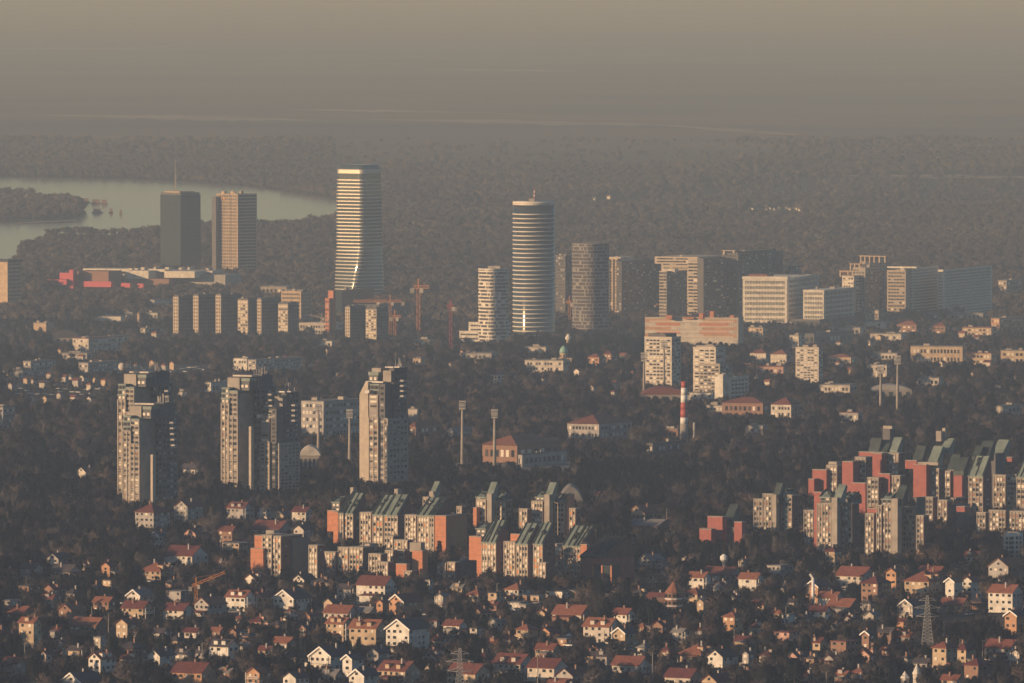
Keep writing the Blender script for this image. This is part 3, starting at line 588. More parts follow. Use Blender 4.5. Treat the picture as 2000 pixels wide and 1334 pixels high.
b, g = far('orange_tower', 'slim orange stair-stepped building beside construction cranes', 'building', 650, 658, 640, 30, [('wall', 'brick', 641, 651, 656, 569, None, 0, 0, 0, 0, 0, SH), ('wing', 'brick', 635, 643, 648, 584, None, -4, 2, 9, 0, 0, SH)], bits=0)
far('glass_hall', 'dark glass hall at the foot of the twisting skyscraper', 'building', 660, 625, 600, 20, [('wall', 'darkglass', 650, 668, 728, 568, None, 0, 4, 5, 12, 5, GL)])
far('construction_block', 'raw concrete block rising between the construction cranes', 'building', 720, 640, 600, 20, [('wall', 'dark_shadeconc', 700, 740, 800, 596, None, 20, 8, 6, 12, 6, SH)])
far('construction_block', 'flat cream unfinished slabs right of the six narrow towers', 'building', 620, 655, 645, 14, [('wall', 'offwhite', 582, 650, 672, 632, None, 0, 12, 2, 4, 2, SH)], bits=1)

# ------------------------------------------------------------------ cranes, masts, chimney, pylons
def tower_crane(label, px, yg, ytop, jib_l, jib_r, m='crane', group='tower cranes', yv=None, tilt=0.0, w=1.7):
    D = gndD(px, yg); x = Xpx(px, yg, D); z = float(zg(x, D)); k = D/F; h = Zrow(ytop, D)-z
    root = thing('tower_crane', label, 'crane', (x, D, z), 0, group); protect(min(px, jib_l), max(px, jib_r), ytop-3, yv or yg-4, D)
    b = MB(); n = max(6, int(h/4))
    for sx in (-1, 1):
        for sy in (-1, 1): b.bar((sx*w/2, sy*w/2, -1), (sx*w/2, sy*w/2, h), w*.22)
    for i in range(n):
        z0, z1 = h*i/n, h*(i+1)/n; s_ = 1 if i % 2 else -1
        b.bar((-s_*w/2, -w/2, z0), (s_*w/2, -w/2, z1), w*.16); b.bar((-s_*w/2, w/2, z0), (s_*w/2, w/2, z1), w*.16); b.bar((-w/2, -s_*w/2, z0), (-w/2, s_*w/2, z1), w*.16)
    b.build('mast', M[m], root)
    b = MB(); xa, xb = (jib_l-px)*k, (jib_r-px)*k; za = h + tilt*xa*.0; 
    def zz(q): return h + tilt*q
    for o in (-w/2, w/2): b.bar((xa, o, zz(xa)), (xb, o, zz(xb)), w*.25)
    b.bar((xa, 0, zz(xa)+w*.9), (xb, 0, zz(xb)+w*.9), w*.25)
    q = max(6, int((xb-xa)/3))
    for i in range(q):
        u0, u1 = xa+(xb-xa)*i/q, xa+(xb-xa)*(i+.5)/q; b.bar((u0, -w/2, zz(u0)), (u1, 0, zz(u1)+w*.9), w*.16); b.bar((u1, 0, zz(u1)+w*.9), (xa+(xb-xa)*(i+1)/q, -w/2, zz(u1)), w*.16)
    b.build('jib', M[m], root)
    b = MB(); b.bar((0, 0, h), (0, 0, h+w*3.2), w*.5); b.bar((0, 0, h+w*3.2), (xb*.7, 0, zz(xb*.7)+w), w*.1); b.bar((0, 0, h+w*3.2), (xa*.7, 0, zz(xa*.7)+w), w*.1); b.build('apex', M[m], root)
    b = MB(); b.box(.4*w, 1.6*w, -.7*w, .7*w, h-w*1.5, h+.1); b.build('cab', M['offwhite'], root)
    s_ = xa if abs(xa) < abs(xb) else xb
    b = MB(); b.box(s_-1.2*w if s_ < 0 else s_-.2*w, s_+.2*w if s_ < 0 else s_+1.2*w, -.6*w, .6*w, zz(s_)-w*1.6, zz(s_)+.2); b.build('counterweight', M['concrete'], root)
tower_crane('orange tower crane with short boxy jib, right of the twisting skyscraper', 817, 658, 563, 808, 838, w=3.4)
tower_crane('orange and white tower crane over the raw concrete block', 762, 660, 590, 690, 785, w=2.4)
tower_crane('small low orange crane beside the pair of narrow towers', 771, 662, 620, 766, 783, w=2.6)
tower_crane('thin red crane mast left of the white rounded tower', 880, 690, 600, 872, 886, 'redpaint', w=2.6)
tower_crane('small crane with pale jib between round tower and dusky tower', 1112, 640, 592, 1106, 1116, w=2.6)
tower_crane('orange crane on the stepped unfinished tower', 1683, 620, 533, 1642, 1730, w=1.6)
tower_crane('crane with low orange jib before the smaller dark tower', 1296, 640, 596, 1280, 1345, w=1.4)
tower_crane('white crane with slanted arm near the flat cream slabs', 628, 660, 622, 604, 640, 'offwhite', w=1.6, tilt=-.25)
tower_crane('near yellow crane with raised slanting jib among the left houses', 383, 1186, 1143, 374, 440, w=1.15, tilt=.42, yv=1165)

def light_mast(label, px, yg, ytop, yv=None, lean=0, wide=13, group='stadium floodlight masts'):
    D = gndD(px, yg); x = Xpx(px, yg, D); z = float(zg(x, D)); k = D/F; h = Zrow(ytop, D)-z; hw = wide*k/2; hh = wide*1.4*k
    root = thing('floodlight_mast', label, 'floodlight', (x, D, z), 0, group); protect(px-8, px+8, ytop, yv or yg-3, D); FOOT.append((x, D, 3))
    b = MB(); b.lathe([(1.35, -1), (.95, h*.5), (.6, h-hh*.4)], n=10); b.build('pole', M['concrete'], root, smooth=True)
    b = MB(); c = hw*.15
    for u in (-1, 1): b.bar((u*hw*.9, -.6, h-hh), (u*hw, -.4+c, h), .35)
    b.bar((0, -.5, h-hh), (0, -.3, h), .35); b.build('frame', M['steel'], root)
    for j in range(5):
        b = MB(); zc = h-hh+hh*(j+.5)/5; w_ = hw*(.86+.03*j); b.prism([(-w_, -1.5), (w_, -1.5), (w_, -.6), (-w_, -.6)], [zc-hh*.06]*4, [zc+hh*.03]*2+[zc+hh*.08]*2); b.build('lamp_row', M['steel' if j % 2 else 'offwhite'], root)
for a in (('tall floodlight mast standing right of the single concrete tower', 903, 930, 782, 912), ('second floodlight mast, slightly shorter, right of the tallest near one', 966, 932, 799, 915),
          ('floodlight mast just left of the single concrete tower', 683, 928, 799, 908), ('dim floodlight mast before the big pale hall', 622, 905, 790, 885),
          ('floodlight mast left of the stepped pale tower', 1258, 780, 688, 765), ('thin floodlight mast in front of the stepped pale tower', 1297, 776, 664, 752),
          ('left one of the two right-hand floodlight masts', 1720, 818, 712, 795), ('right and taller one of the two right-hand floodlight masts', 1753, 822, 694, 800)): light_mast(a[0], a[1], a[2], a[3], a[4])
def chimney():
    D = gndD(1336, 866); x = Xpx(1336, 866, D); z = float(zg(x, D)); h = Zrow(745, D)-z
    root = thing('factory_chimney', 'tall chimney with red and white rings near the red-roofed sheds', 'chimney', (x, D, z)); protect(1326, 1346, 744, 855, D)
    cuts = [0, .32, .42, .55, .66, .78, .90, 1.0]; cols = ['concrete', 'whitepaint', 'whitepaint', 'redpaint', 'redpaint', 'whitepaint', 'redpaint']
    cols = ['concrete', 'whitepaint', 'redpaint', 'redpaint', 'whitepaint', 'whitepaint', 'redpaint']
    for i in range(7):
        r0, r1 = 2.9-.95*cuts[i], 2.9-.95*cuts[i+1]; b = MB(); b.lathe([(r0, h*cuts[i]-(1 if i == 0 else 0)), (r1, h*cuts[i+1])], n=14); b.build('ring', M[cols[i]], root, smooth=True)
    b = MB(); b.lathe([(2.2, h-1.2), (2.4, h-.2), (1.4, h+.2)], n=14); b.build('rim', M['redpaint'], root)
    D = gndD(1356, 862); x = Xpx(1356, 862, D); z = float(zg(x, D))
    root = thing('steel_stack', 'short steel stack standing right of the red and white chimney', 'chimney', (x, D, z)); protect(1352, 1360, 824, 852, D)
    b = MB(); b.lathe([(.9, -1), (.9, 13)], n=8); b.build('shaft', M['steel'], root); b = MB(); b.box(-1.5, 1.5, -1.5, 1.5, -1, 3); b.build('base', M['concrete'], root)
chimney()
def pylon(label, px, yg, ytop, yv):
    D = gndD(px, yg); x = Xpx(px, yg, D); z = float(zg(x, D)); h = Zrow(ytop, D)-z
    root = thing('electricity_pylon', label, 'pylon', (x, D, z), 0, 'lattice pylons'); protect(px-22, px+22, ytop, yv, D)
    def w(q): return 2.2*(1-q)**1.1 + .45
    b = MB(); n = 15; t = .17
    for i in range(n):
        q0, q1 = i/n, (i+1)/n; a, c = w(q0), w(q1); z0, z1 = h*q0, h*q1
        P0 = [(-a, -a), (a, -a), (a, a), (-a, a)]; P1 = [(-c, -c), (c, -c), (c, c), (-c, c)]
        for j in range(4):
            l = (j+1) % 4; b.bar((*P0[j], z0), (*P1[j], z1), t*1.3); b.bar((*P0[j], z0), (*P1[l], z1), t); b.bar((*P0[l], z0), (*P1[j], z1), t); b.bar((*P1[j], z1), (*P1[l], z1), t)
    b.build('lattice', M['steel'], root)
    for q, L in ((.60, 3.6), (.76, 4.6), (.90, 3.0)):
        b = MB(); c = w(q); zz = h*q
        for s_ in (-1, 1):
            for o in (-c, c): b.bar((s_*c, o, zz), (s_*(c+L), 0, zz+.2), t*1.2); b.bar((s_*c, o, zz+1.3), (s_*(c+L), 0, zz+.25), t)
        b.build('cross_arm', M['steel'], root)
        for s_ in (-1, 1):
            k = MB(); k.lathe([(.14, zz-1.4), (.2, zz-.7), (.14, zz+.1)], (s_*(c+L), 0), 6); k.build('insulator', M['glass'], root)
pylon('lattice pylon on the open slope among the right-hand houses', 1811, 1266, 1163, 1262)
pylon('nearest lattice pylon, cut off by the bottom edge', 898, 1378, 1266, 1340)
def pole(label, px, yg, ytop):
    D = gndD(px, yg); x = Xpx(px, yg, D); z = float(zg(x, D)); h = Zrow(ytop, D)-z
    r = thing('street_pole', label, 'pole', (x, D, z), 0, 'thin street poles'); b = MB(); b.lathe([(.2, -1), (.12, h)], n=6); b.build('shaft', M['concrete'], r); protect(px-2, px+2, ytop, yg-6, D)
    b = MB(); b.bar((0, 0, h-.1), (1.4, 0, h+.25), .12); b.build('arm', M['steel'], r)
for a in (('thin pole before the large maroon-roofed complex', 1050, 1345, 1268), ('thin pole at bottom edge right of centre', 1532, 1345, 1315), ('thin pole at bottom edge under the brown thicket', 1614, 1350, 1312), ('pale lamp post in front of the lit row houses', 1434, 1262, 1230)): pole(*a)

# ------------------------------------------------------------------ the five big concrete towers
TW = (('glass', 3), ('blind', 2), ('shadow', 2), ('brownw', 1)); TD = (('glass', 3), ('greyw', 2), ('darkglass', 2))
def tower_lit(b, g, cols, nz, zl=None, zh=None):
    b.windows(g, 'L', cols, nz, TW, .62, .5, z0=zl, z1=zh); b.piers(g, 'L', cols+1, .55, .5, 'cream', z0=zl); b.bands(g, 'L', nz, .75, .32, 'concrete', name='balcony_fronts', pad=.1)
def shoulder(b, xl, xc, xr, ye, yt, m='copper', dD=0, wall='dark_shadeconc', nwin=2):
    """storeys stepping back under copper aprons"""
    n = max(2, int((ye-yt)/9))
    for i in range(n):
        f0 = i/n; g = b.box('set_back_storey', wall, xl+(xc-xl)*.05*i, xc-.3*i, xr-.6*i, ye-(ye-yt)*(i+1)/n+2.2, ye-(ye-yt)*i/n+2, dD=dD+1.0*i+.4)
        b.box('apron', m, xl+(xc-xl)*.05*i-.8, xc+.4-.3*i, xr-.6*i+.4, ye-(ye-yt)*(i+1)/n, ye-(ye-yt)*(i+1)/n+3.2, dD=dD+1.0*i-.3)
        b.windows(g, 'L', nwin, 1, (('blind', 2), ('glass', 2)), .6, .6, z0=g['z0']+.3, z1=g['z1'])
def bigtower(label, xref, yg, yv, kind, ox, oy, D=None):
    b = Bld('concrete_tower', label, 'tower', xref, yg, 'brutalist concrete towers', phi=30, yvis=yv, D=D)
    q = lambda v: v+ox
    r = lambda v: v+oy
    if kind == 'A':      # lit bay columns left, shaded blank wall and dark rear half right (drawn for the front left tower)
        g = b.box('wall', 'concrete', q(240), q(256), q(300), r(842), dD=3); tower_lit(b, g, 2, 16)
        shoulder(b, q(240), q(256), q(288), r(842), r(812), dD=3)
        g = b.box('wall', 'concrete', q(252), q(273), q(316), r(868), dD=0); tower_lit(b, g, 2, 13)
        g = b.box('wall', 'concrete', q(254), q(272), q(312), r(822), r(869), dD=1.5); b.windows(g, 'L', 2, 5, (('glass', 3), ('shadow', 2), ('blind', 1)), .75, .5, z0=g['z0'], z1=g['z1'])
        shoulder(b, q(254), q(272), q(300), r(824), r(818), dD=2)
        b.box('stair_head', 'concrete', q(252), q(276), q(300), r(793), r(826), dD=8)
        g = b.box('penthouse', 'dark_shadeconc', q(276), q(295), q(310), r(797), r(818), dD=6); b.windows(g, 'L', 2, 1, (('blind', 1),), .6, .5, z0=g['z0']+1, z1=g['z0']+4.2)
        b.box('apron', 'copper', q(275), q(296), q(309), r(794), r(800), dD=5.5)
        g = b.box('wall', 'concrete', q(275), q(302), q(345), r(806), dD=14); b.box('lit_fin', 'cream', q(294), q(298.5), q(304), r(888), dD=-4)
        b.box('wall', 'dark_shadeconc', q(296), q(312), q(340), r(789), dD=18)
        g = b.box('wall', 'dark_shadeconc', q(304), q(316), q(346), r(812), dD=12); b.windows(g, 'R', 4, 17, TD, .6, .45); b.windows(g, 'L', 2, 17, TD, .6, .45)
        for j in range(5): b.box('balcony', 'greyw', q(331+.6*j), q(338+.7*j), q(343+.7*j), r(824+j*11), r(827.5+j*11), dD=8)
        b.box('cap', 'offwhite', q(262), q(300), q(312), r(788), r(791), dD=12); g2 = b.box('cap', 'dark_shadeconc', q(305), q(320), q(335), r(786), r(790), dD=20)
        b.mast(g2, 3, .3, .3, t=.5); b.mast(g, 13, .2, .2, t=.25)
    else:                # blank lit end wall left, window bays, dark right half (drawn for the single tower)
        g = b.box('end_wall', 'cream', q(702), q(719), q(736), r(770), dD=6)
        bm = MB(); o = g['o']; bm.extrude([(0, g['z1']-.3), (g['A'], g['z1']-.3), (g['A'], g['z1']+7.3), (g['A']*.7, g['z1']+7.3), (g['A']*.05, g['z1']+.4)], o, g['d1'], g['d2'], g['B']*.8); bm.build('sloped_shoulder', M['cream'], b.root)
        b.box('roof_box', 'white', q(713), q(721), q(726), r(762), r(768), dD=1)
        g = b.box('wall', 'concrete', q(720), q(739), q(790), r(815), dD=0); tower_lit(b, g, 2, 14)
        g = b.box('wall', 'concrete', q(721), q(738), q(780), r(771), r(816), dD=1.2); b.windows(g, 'L', 1, 5, (('blind', 1), ('greyw', 2), ('shadow', 1)), .8, .45, z0=g['z0'], z1=g['z1'])
        shoulder(b, q(722), q(740), q(770), r(771), r(750), dD=2, nwin=2)
        b.box('parapet', 'white', q(714), q(748), q(752), r(745), r(748), dD=4)
        g = b.box('penthouse', 'dark_shadeconc', q(720), q(738), q(752), r(731), r(746), dD=7); b.windows(g, 'L', 2, 1, (('blind', 1),), .55, .55, z0=g['z0']+.3, z1=g['z1']-1)
        b.box('apron', 'copper', q(719), q(739), q(750), r(727), r(733), dD=6.5); b.box('stair_head', 'concrete', q(726), q(744), q(754), r(719), r(729), dD=9)
        g = b.box('wall', 'dark_shadeconc', q(741), q(752), q(784), r(750), dD=-1); b.windows(g, 'L', 1, 20, TD, .6, .45)
        g = b.box('wall', 'concrete', q(750), q(758), q(797), r(818), dD=-4); tower_lit(b, g, 1, 14); b.windows(g, 'R', 5, 14, TD, .55, .4)
        b.box('stair_head', 'concrete', q(748), q(764), q(774), r(724), r(746), dD=5)
        g = b.box('wall', 'dark_shadeconc', q(760), q(770), q(795), r(719), dD=6); b.windows(g, 'R', 4, 20, TD, .6, .4)
        for j in range(4): b.box('balcony', 'greyw', q(781), q(788), q(794), r(742+j*10), r(745.5+j*10), dD=2)
        b.box('cap', 'white', q(752), q(768), q(770), r(716), r(718.6), dD=5); g2 = b.box('cap', 'white', q(769), q(780), q(790), r(716), r(718.6), dD=8)
        b.mast(g2, 5, .5, .5, t=.35); b.mast(g2, 8, .1, .2, t=.25)
    for i in range(7):
        gx = R.uniform(.1, .9); b.mast(g2, R.uniform(1.5, 5), gx*2-.6, R.uniform(0, .9), m=R.choice(('steel', 'offwhite', 'concrete')), t=R.uniform(.3, 1.2), name='roof_vent')
    return b
bigtower('front one of the left pair of concrete towers, lit fin down its dark side', 273, 1006, 985, 'A', 0, 0)
bb = bigtower('taller rear one of the left pair of concrete towers, round tank on roof', 258, 994, 976, 'A', -10, -62)
q = MB(); q.lathe([(.4, 0), (1.6, .5), (2.3, 2), (2.1, 3.4), (1.2, 4.4), (.3, 4.7)], (-6, 12), 12); o = q.build('water_tank', M['offwhite'], bb.root, smooth=True); o.location.z = Zrow(724, bb.D+12)-bb.z
bigtower('left and rear concrete tower of the middle pair, bright window columns', 480, 966, 952, 'A', 192, -55, gndD(480, 966))
bigtower('shaded front concrete tower of the middle pair with tiled aprons', 520, 966, 962, 'B', -212, 48, gndD(480, 966)+8)
bigtower('single concrete tower with broad sunlit blank end wall', 739, 975, 950, 'B', 0, 0)

# ------------------------------------------------------------------ the two brick and copper housing estates
EW = (('blind', 4), ('glass', 3), ('shadow', 2), ('awning', 1)); EW2 = (('blind', 3), ('glass', 3), ('shadow', 2), ('brownw', 2))
def estate(label, xref, yg, yv, blocks, group, phi=30, brick='brick', ws=EW, conc='cream', k=6.0):
    """blocks: (kind, xl, xc, xr, yt, ridge-or-yb, dD)"""
    b = Bld('apartment_block', label, 'apartment block', xref, yg, group, phi, yvis=yv)
    for t, xl, xc, xr, yt, yr, dD in blocks:
        h = (yg-yt); nz = max(2, round((h*b.D/F)/2.9)); nx = max(1, round((xc-xl)/k))
        if t in 'fgd':
            g = b.box('wall', conc, xl, xc, xr, yt, None, dD); w2 = ws if t != 'd' else TD
            b.windows(g, 'L', nx, nz, w2, .7, .56, skip=.05)
            b.piers(g, 'L', nx+1, .4, .3, conc)
            side = MB(); o, d, W = b.face(g, 'R'); side.obox(o, d, W*.98, .25, -1, g['z1']-.15); side.build('side_wall', M['shadebrick' if t != 'd' else 'dark_shadeconc'], b.root)
            if g['B'] > 5: b.windows(g, 'R', max(1, int(g['B']/6)), nz, (('glass', 2), ('darkglass', 2), ('greyw', 1)), .3, .4, t=.4, skip=.3, single=False)
            if t in 'gd' and yr: b.slope_roof(g, yr)
            elif t == 'f': b.box('parapet', 'concrete', xl-.6, xc+.4, xr+.4, yt-1.6, yt+.6, dD=dD-.3)
        elif t == 'r':
            g = b.box('brick_wall', brick, xl, xc, xr, yt, yr, dD); bm = MB(); o, d, W = b.face(g, 'R')
            o2, d2_, W2 = b.face(g, 'L'); jn = MB(); zz = g['z0'] if g['z0'] > 0 else 0
            while zz < g['z1']-2:
                zz += 2.9; jn.obox(o2, d2_, W2*.99, .08, zz, zz+.14)
            jn.build('panel_joints', M['brownw'], b.root, kind='stuff')
            b.box('coping', 'concrete', xl-.3, xc+.3, xr+.3, yt-1, yt+.4, dD=dD-.2)
        elif t == 'c': g = b.box('shaft', 'concrete', xl, xc, xr, yt, yr, dD)
        elif t == 'p': b.box('stair_head', 'concrete', xl, xc, xr, yt, yr, dD)
        elif t == 's': b.slab_chimney(xl, xc, xr, yt, yr, dD=dD)
        elif t == 'S': b.slab_chimney(xl, xc, xr, yt, yr, 'copperdark', dD=dD)
        elif t == 'a': b.arch(xl, xr, yt, None, brick, dD=dD)
        elif t == 'w': g = b.box('dark_wall', 'dark_shadeconc', xl, xc, xr, yt, yr, dD)
        elif t == 'G':   # roof storey under copper
            g = b.box('roof_storey', 'dark_shadeconc', xl, xc, xr, yt, yr, dD); b.windows(g, 'L', 2, 2, (('blind', 2), ('glass', 1)), .6, .5, z0=g['z0'], z1=g['z1']); b.slope_roof(g, yt-9, ribs=2, back=.7)
    return b
E1 = 'central brick and copper estate'
estate('stepped block with bright orange brick wing, left in the estate back row', 689, 1082, 1055,
    [('r', 639, 655, 664, 998, 1038, 13), ('r', 651, 660, 666, 1000, None, 10), ('G', 648, 664, 684, 982, 1000, 14), ('g', 662, 671, 704, 1003, 966, 2), ('g', 671, 690, 716, 1004, 967, 0), ('p', 684, 690, 697, 952, 980, 30)], E1)
estate('block with two green sloping roofs behind a low window wing, second in back row', 750, 1094, 1066,
    [('f', 703, 725, 745, 1002, 0, 12), ('g', 728, 748, 775, 1006, 971, 4), ('g', 750, 777, 803, 1007, 970, 0), ('p', 770, 777, 784, 955, 985, 34), ('f', 750, 768, 780, 1048, 0, -10)], E1)
estate('block with orange brick right end and large dark side, end of the back row', 848, 1103, 1060,
    [('f', 791, 813, 830, 1007, 0, 10), ('g', 816, 838, 866, 1008, 976, 4), ('d', 838, 848, 880, 1008, 976, 0), ('r', 849, 871, 912, 1008, None, -4), ('G', 846, 860, 880, 992, 1008, 8)], E1)
estate('slim high part with pale shaft and leaning green cap behind the back row', 846, 1052, 1000,
    [('f', 826, 838, 848, 972, 0, 0), ('c', 838, 846, 852, 960, None, -2), ('s', 838, 848, 862, 941, 966, -2), ('f', 892, 902, 910, 990, 0, 0)], E1)
estate('leftmost round-shouldered block with orange brick end of the estate', 548, 1138, 1110,
    [('r', 489, 514, 530, 1072, None, 2), ('r', 497, 516, 530, 1047, None, 5), ('f', 512, 531, 560, 1046, 0, 2), ('f', 531, 549, 590, 1048, 0, 0), ('p', 519, 535, 545, 1036, 1050, 16), ('w', 560, 572, 602, 1052, None, 6), ('f', 603, 620, 632, 1066, 0, -4)], E1)
estate('low front row of window bays below the orange wing block', 680, 1126, 1112,
    [('f', 632, 655, 664, 1079, 0, 4), ('f', 660, 680, 690, 1070, 0, 2), ('f', 682, 709, 730, 1070, 0, -2), ('p', 712, 722, 735, 1062, 1076, 8)], E1)
estate('small front blocks around a narrow orange brick tower', 758, 1138, 1116,
    [('f', 720, 744, 756, 1083, 0, 0), ('f', 736, 758, 768, 1099, 0, -8), ('f', 752, 768, 776, 1076, 0, 12), ('f', 770, 796, 806, 1056, 0, 30), ('f', 774, 790, 800, 1075, 0, 16), ('r', 773, 794, 800, 1102, None, -12), ('r', 805, 825, 836, 1076, None, 8), ('p', 800, 822, 830, 1060, 1078, 12), ('f', 789, 804, 818, 1116, 0, -14)], E1)
estate('low twin window bays beside a long dark blank wall, front centre', 880, 1134, 1124,
    [('f', 854, 871, 882, 1101, 0, 0), ('f', 874, 889, 900, 1099, 0, -2), ('w', 888, 902, 934, 1096, None, 6), ('p', 898, 908, 916, 1090, 1100, 12)], E1)
estate('block with orange brick left wing and green roof, left in the second row', 968, 1146, 1108,
    [('r', 916, 932, 942, 1048, 1094, 14), ('r', 931, 940, 946, 1049, None, 11), ('G', 930, 949, 970, 1034, 1050, 16), ('g', 941, 952, 978, 1059, 1022, 3), ('g', 952, 969, 992, 1060, 1020, 0)], E1)
estate('tall double-roofed block with orange box on roof, middle of the second row', 1031, 1150, 1126,
    [('f', 984, 1006, 1022, 1059, 0, 10), ('r', 997, 1020, 1028, 1044, 1062, 14), ('g', 1008, 1031, 1056, 1063, 1026, 3), ('g', 1042, 1060, 1084, 1063, 1025, 0), ('w', 1030, 1044, 1050, 1070, None, 4), ('f', 1052, 1066, 1074, 1100, 0, -5)], E1)
estate('block with green striped roof and narrow brick edge, right of the second row', 1120, 1140, 1112,
    [('f', 1074, 1097, 1112, 1064, 0, 10), ('g', 1100, 1121, 1148, 1067, 1031, 3), ('g', 1121, 1134, 1164, 1068, 1033, 0), ('r', 1134, 1146, 1152, 1064, None, -3), ('p', 1142, 1150, 1158, 1036, 1062, 8)], E1)
estate('upper left rear block with leaning green shaft and pale pier', 960, 1060, 1018,
    [('r', 924, 931, 938, 992, None, -2), ('f', 930, 949, 960, 976, 0, 0), ('G', 930, 949, 962, 972, 977, 2), ('c', 951, 960, 966, 964, None, -4), ('s', 950, 962, 974, 942, 968, -3), ('f', 969, 988, 1000, 978, 0, 2), ('G', 970, 990, 1002, 972, 979, 4)], E1)
estate('upper right rear block with leaning green shaft and dark bays', 1060, 1062, 1022,
    [('f', 1014, 1030, 1038, 995, 0, -4), ('f', 1038, 1060, 1068, 980, 0, 0), ('G', 1046, 1064, 1076, 972, 981, 3), ('c', 1063, 1073, 1080, 966, None, -4), ('s', 1064, 1077, 1090, 943, 970, -3), ('d', 1083, 1102, 1116, 979, 968, 2), ('r', 1102, 1108, 1122, 966, None, 4), ('f', 1112, 1124, 1134, 994, 0, -6)], E1)
def hall():
    b = Bld('school_hall', 'dark brick building with steep glazed roof at right end of the estate', 'hall', 1180, 1150, phi=38, yvis=1126)
    g = b.box('wall', 'redbrick', 1134, 1176, 1240, 1090); b.slope_roof(g, 1054, back=.75, m='roof_d', ribs=7)
    g = b.box('glazed_front', 'darkglass', 1158, 1196, 1210, 1104, dD=-8); b.piers(g, 'L', 3, .8, .6, 'brick'); b.box('roof_plate', 'roof_g', 1200, 1212, 1240, 1060, 1064, dD=20)
hall()
def vault(name, label, cat, xl, xr, yt, yg, m, ys=None, depth=30, yv=None):
    xm = (xl+xr)/2; D = gndD(xm, yg); x = Xpx(xm, yg, D); z = float(zg(x, D)); k = D/F; w = (xr-xl)*k/2; h = Zrow(yt, D)-z; hs = (Zrow(ys, D)-z) if ys else h*.3
    r = thing(name, label, cat, (x, D, z)); protect(xl, xr, yt, yv or yg-4, D); FOOT.append((x, D+depth/2, max(w, depth/2)))
    b = MB(); b.box(-w*.98, w*.98, 0, depth, -2, hs); b.build('wall', M['concrete'], r)
    b = MB(); n = 14; pr = [(-w+2*w*i/n, hs+(h-hs)*math.sin(math.pi*i/n)**.7+.05) for i in range(n+1)]; b.extrude(pr, (0, -.6), (1, 0), (0, 1), depth+1.2); b.build('roof', M[m], r)
    for i in range(5):
        b = MB(); u = -w*.8+1.6*w*i/4; b.box(u-w*.1, u+w*.1, -.15, .1, .5, hs*.8); b.build('window', M['darkglass'], r)
vault('sports_dome', 'grey arched sports hall behind the estate rear blocks', 'hall', 1091, 1140, 951, 1010, 'roof_g', 985, 40, 975)
vault('sports_hall', 'low hall with dark blue-grey vaulted roof among trees at left', 'hall', 96, 156, 645, 672, 'roof_d', 660, 40)
vault('sports_hall', 'wide hall with shallow orange arched roof left of the chimney', 'hall', 1252, 1346, 757, 788, 'roof_o', 771, 40, 774)
vault('sports_hall', 'pale arched hall among bushes below the right masts', 'hall', 1698, 1782, 752, 775, 'greyw', 763, 30)
vault('sports_hall', 'white curved shed roof left of the single concrete tower', 'hall', 584, 626, 872, 920, 'offwhite', 890, 25)
E2 = 'right-hand red brick estate'
RB = 'redbrick'
def es2(label, xref, yg, yv, blocks): return estate(label, xref, yg, yv, blocks, E2, 30, RB, EW2, 'concrete', 6.5)
es2('far left low red wing of the red estate with dark green slope', 1440, 1074, 1056, [('r', 1366, 1389, 1398, 1034, None, -6), ('r', 1382, 1411, 1420, 1010, None, 0), ('r', 1434, 1449, 1458, 1020, None, -4), ('S', 1414, 1430, 1446, 986, 1016, 4), ('w', 1400, 1436, 1440, 1030, None, 2)])
es2('detached block with dark leaning shaft, left part of the red estate', 1530, 1062, 1034, [('f', 1472, 1489, 1500, 976, 0, 6), ('f', 1490, 1513, 1520, 966, 0, 2), ('c', 1508, 1516, 1522, 966, None, -2), ('S', 1508, 1520, 1532, 944, 974, -2), ('f', 1526, 1547, 1560, 968, 0, 0), ('G', 1528, 1546, 1560, 966, 970, 4)])
es2('upper left red block stepping down beside the trees', 1614, 1000, 955, [('r', 1579, 1590, 1600, 936, None, -2), ('r', 1587, 1614, 1622, 918, None, 0), ('f', 1614, 1635, 1646, 910, 0, 0), ('p', 1618, 1634, 1644, 902, 912, 6)])
es2('red block with tall blank wall and hooded bays, upper centre left', 1666, 1004, 958, [('r', 1645, 1666, 1680, 902, None, -2), ('f', 1670, 1691, 1704, 894, 0, 4), ('r', 1664, 1694, 1706, 944, None, -6)])
es2('red block crowned by dark green roofs and chimney stack, top centre', 1722, 1000, 945, [('r', 1702, 1722, 1734, 886, None, -2), ('r', 1678, 1726, 1734, 884, 894, 4), ('f', 1730, 1755, 1768, 886, 0, 0), ('S', 1696, 1716, 1724, 856, 882, 8), ('S', 1716, 1730, 1742, 866, 886, 6), ('s', 1736, 1752, 1766, 855, 880, 6), ('w', 1724, 1738, 1748, 838, 866, 14), ('p', 1725, 1742, 1746, 832, 839, 16)])
es2('block with long red wall and cream attic strip under green roofs', 1809, 1020, 972, [('r', 1784, 1809, 1820, 908, None, -2), ('r', 1768, 1790, 1798, 900, 916, 2), ('f', 1812, 1834, 1846, 916, 0, 0), ('p', 1789, 1832, 1838, 903, 909, -4), ('S', 1782, 1800, 1812, 872, 900, 8), ('s', 1812, 1830, 1846, 872, 902, 6), ('s', 1836, 1852, 1868, 857, 878, 14), ('p', 1828, 1838, 1842, 842, 862, 20), ('p', 1840, 1846, 1850, 836, 862, 22)])
es2('block with red right wall between bright bays and dark roofs', 1879, 1010, 966, [('f', 1841, 1856, 1860, 921, 0, 2), ('r', 1856, 1879, 1888, 920, None, 0), ('S', 1850, 1866, 1880, 888, 916, 8), ('f', 1834, 1846, 1856, 972, 0, -14), ('f', 1854, 1866, 1890, 974, 0, -14)])
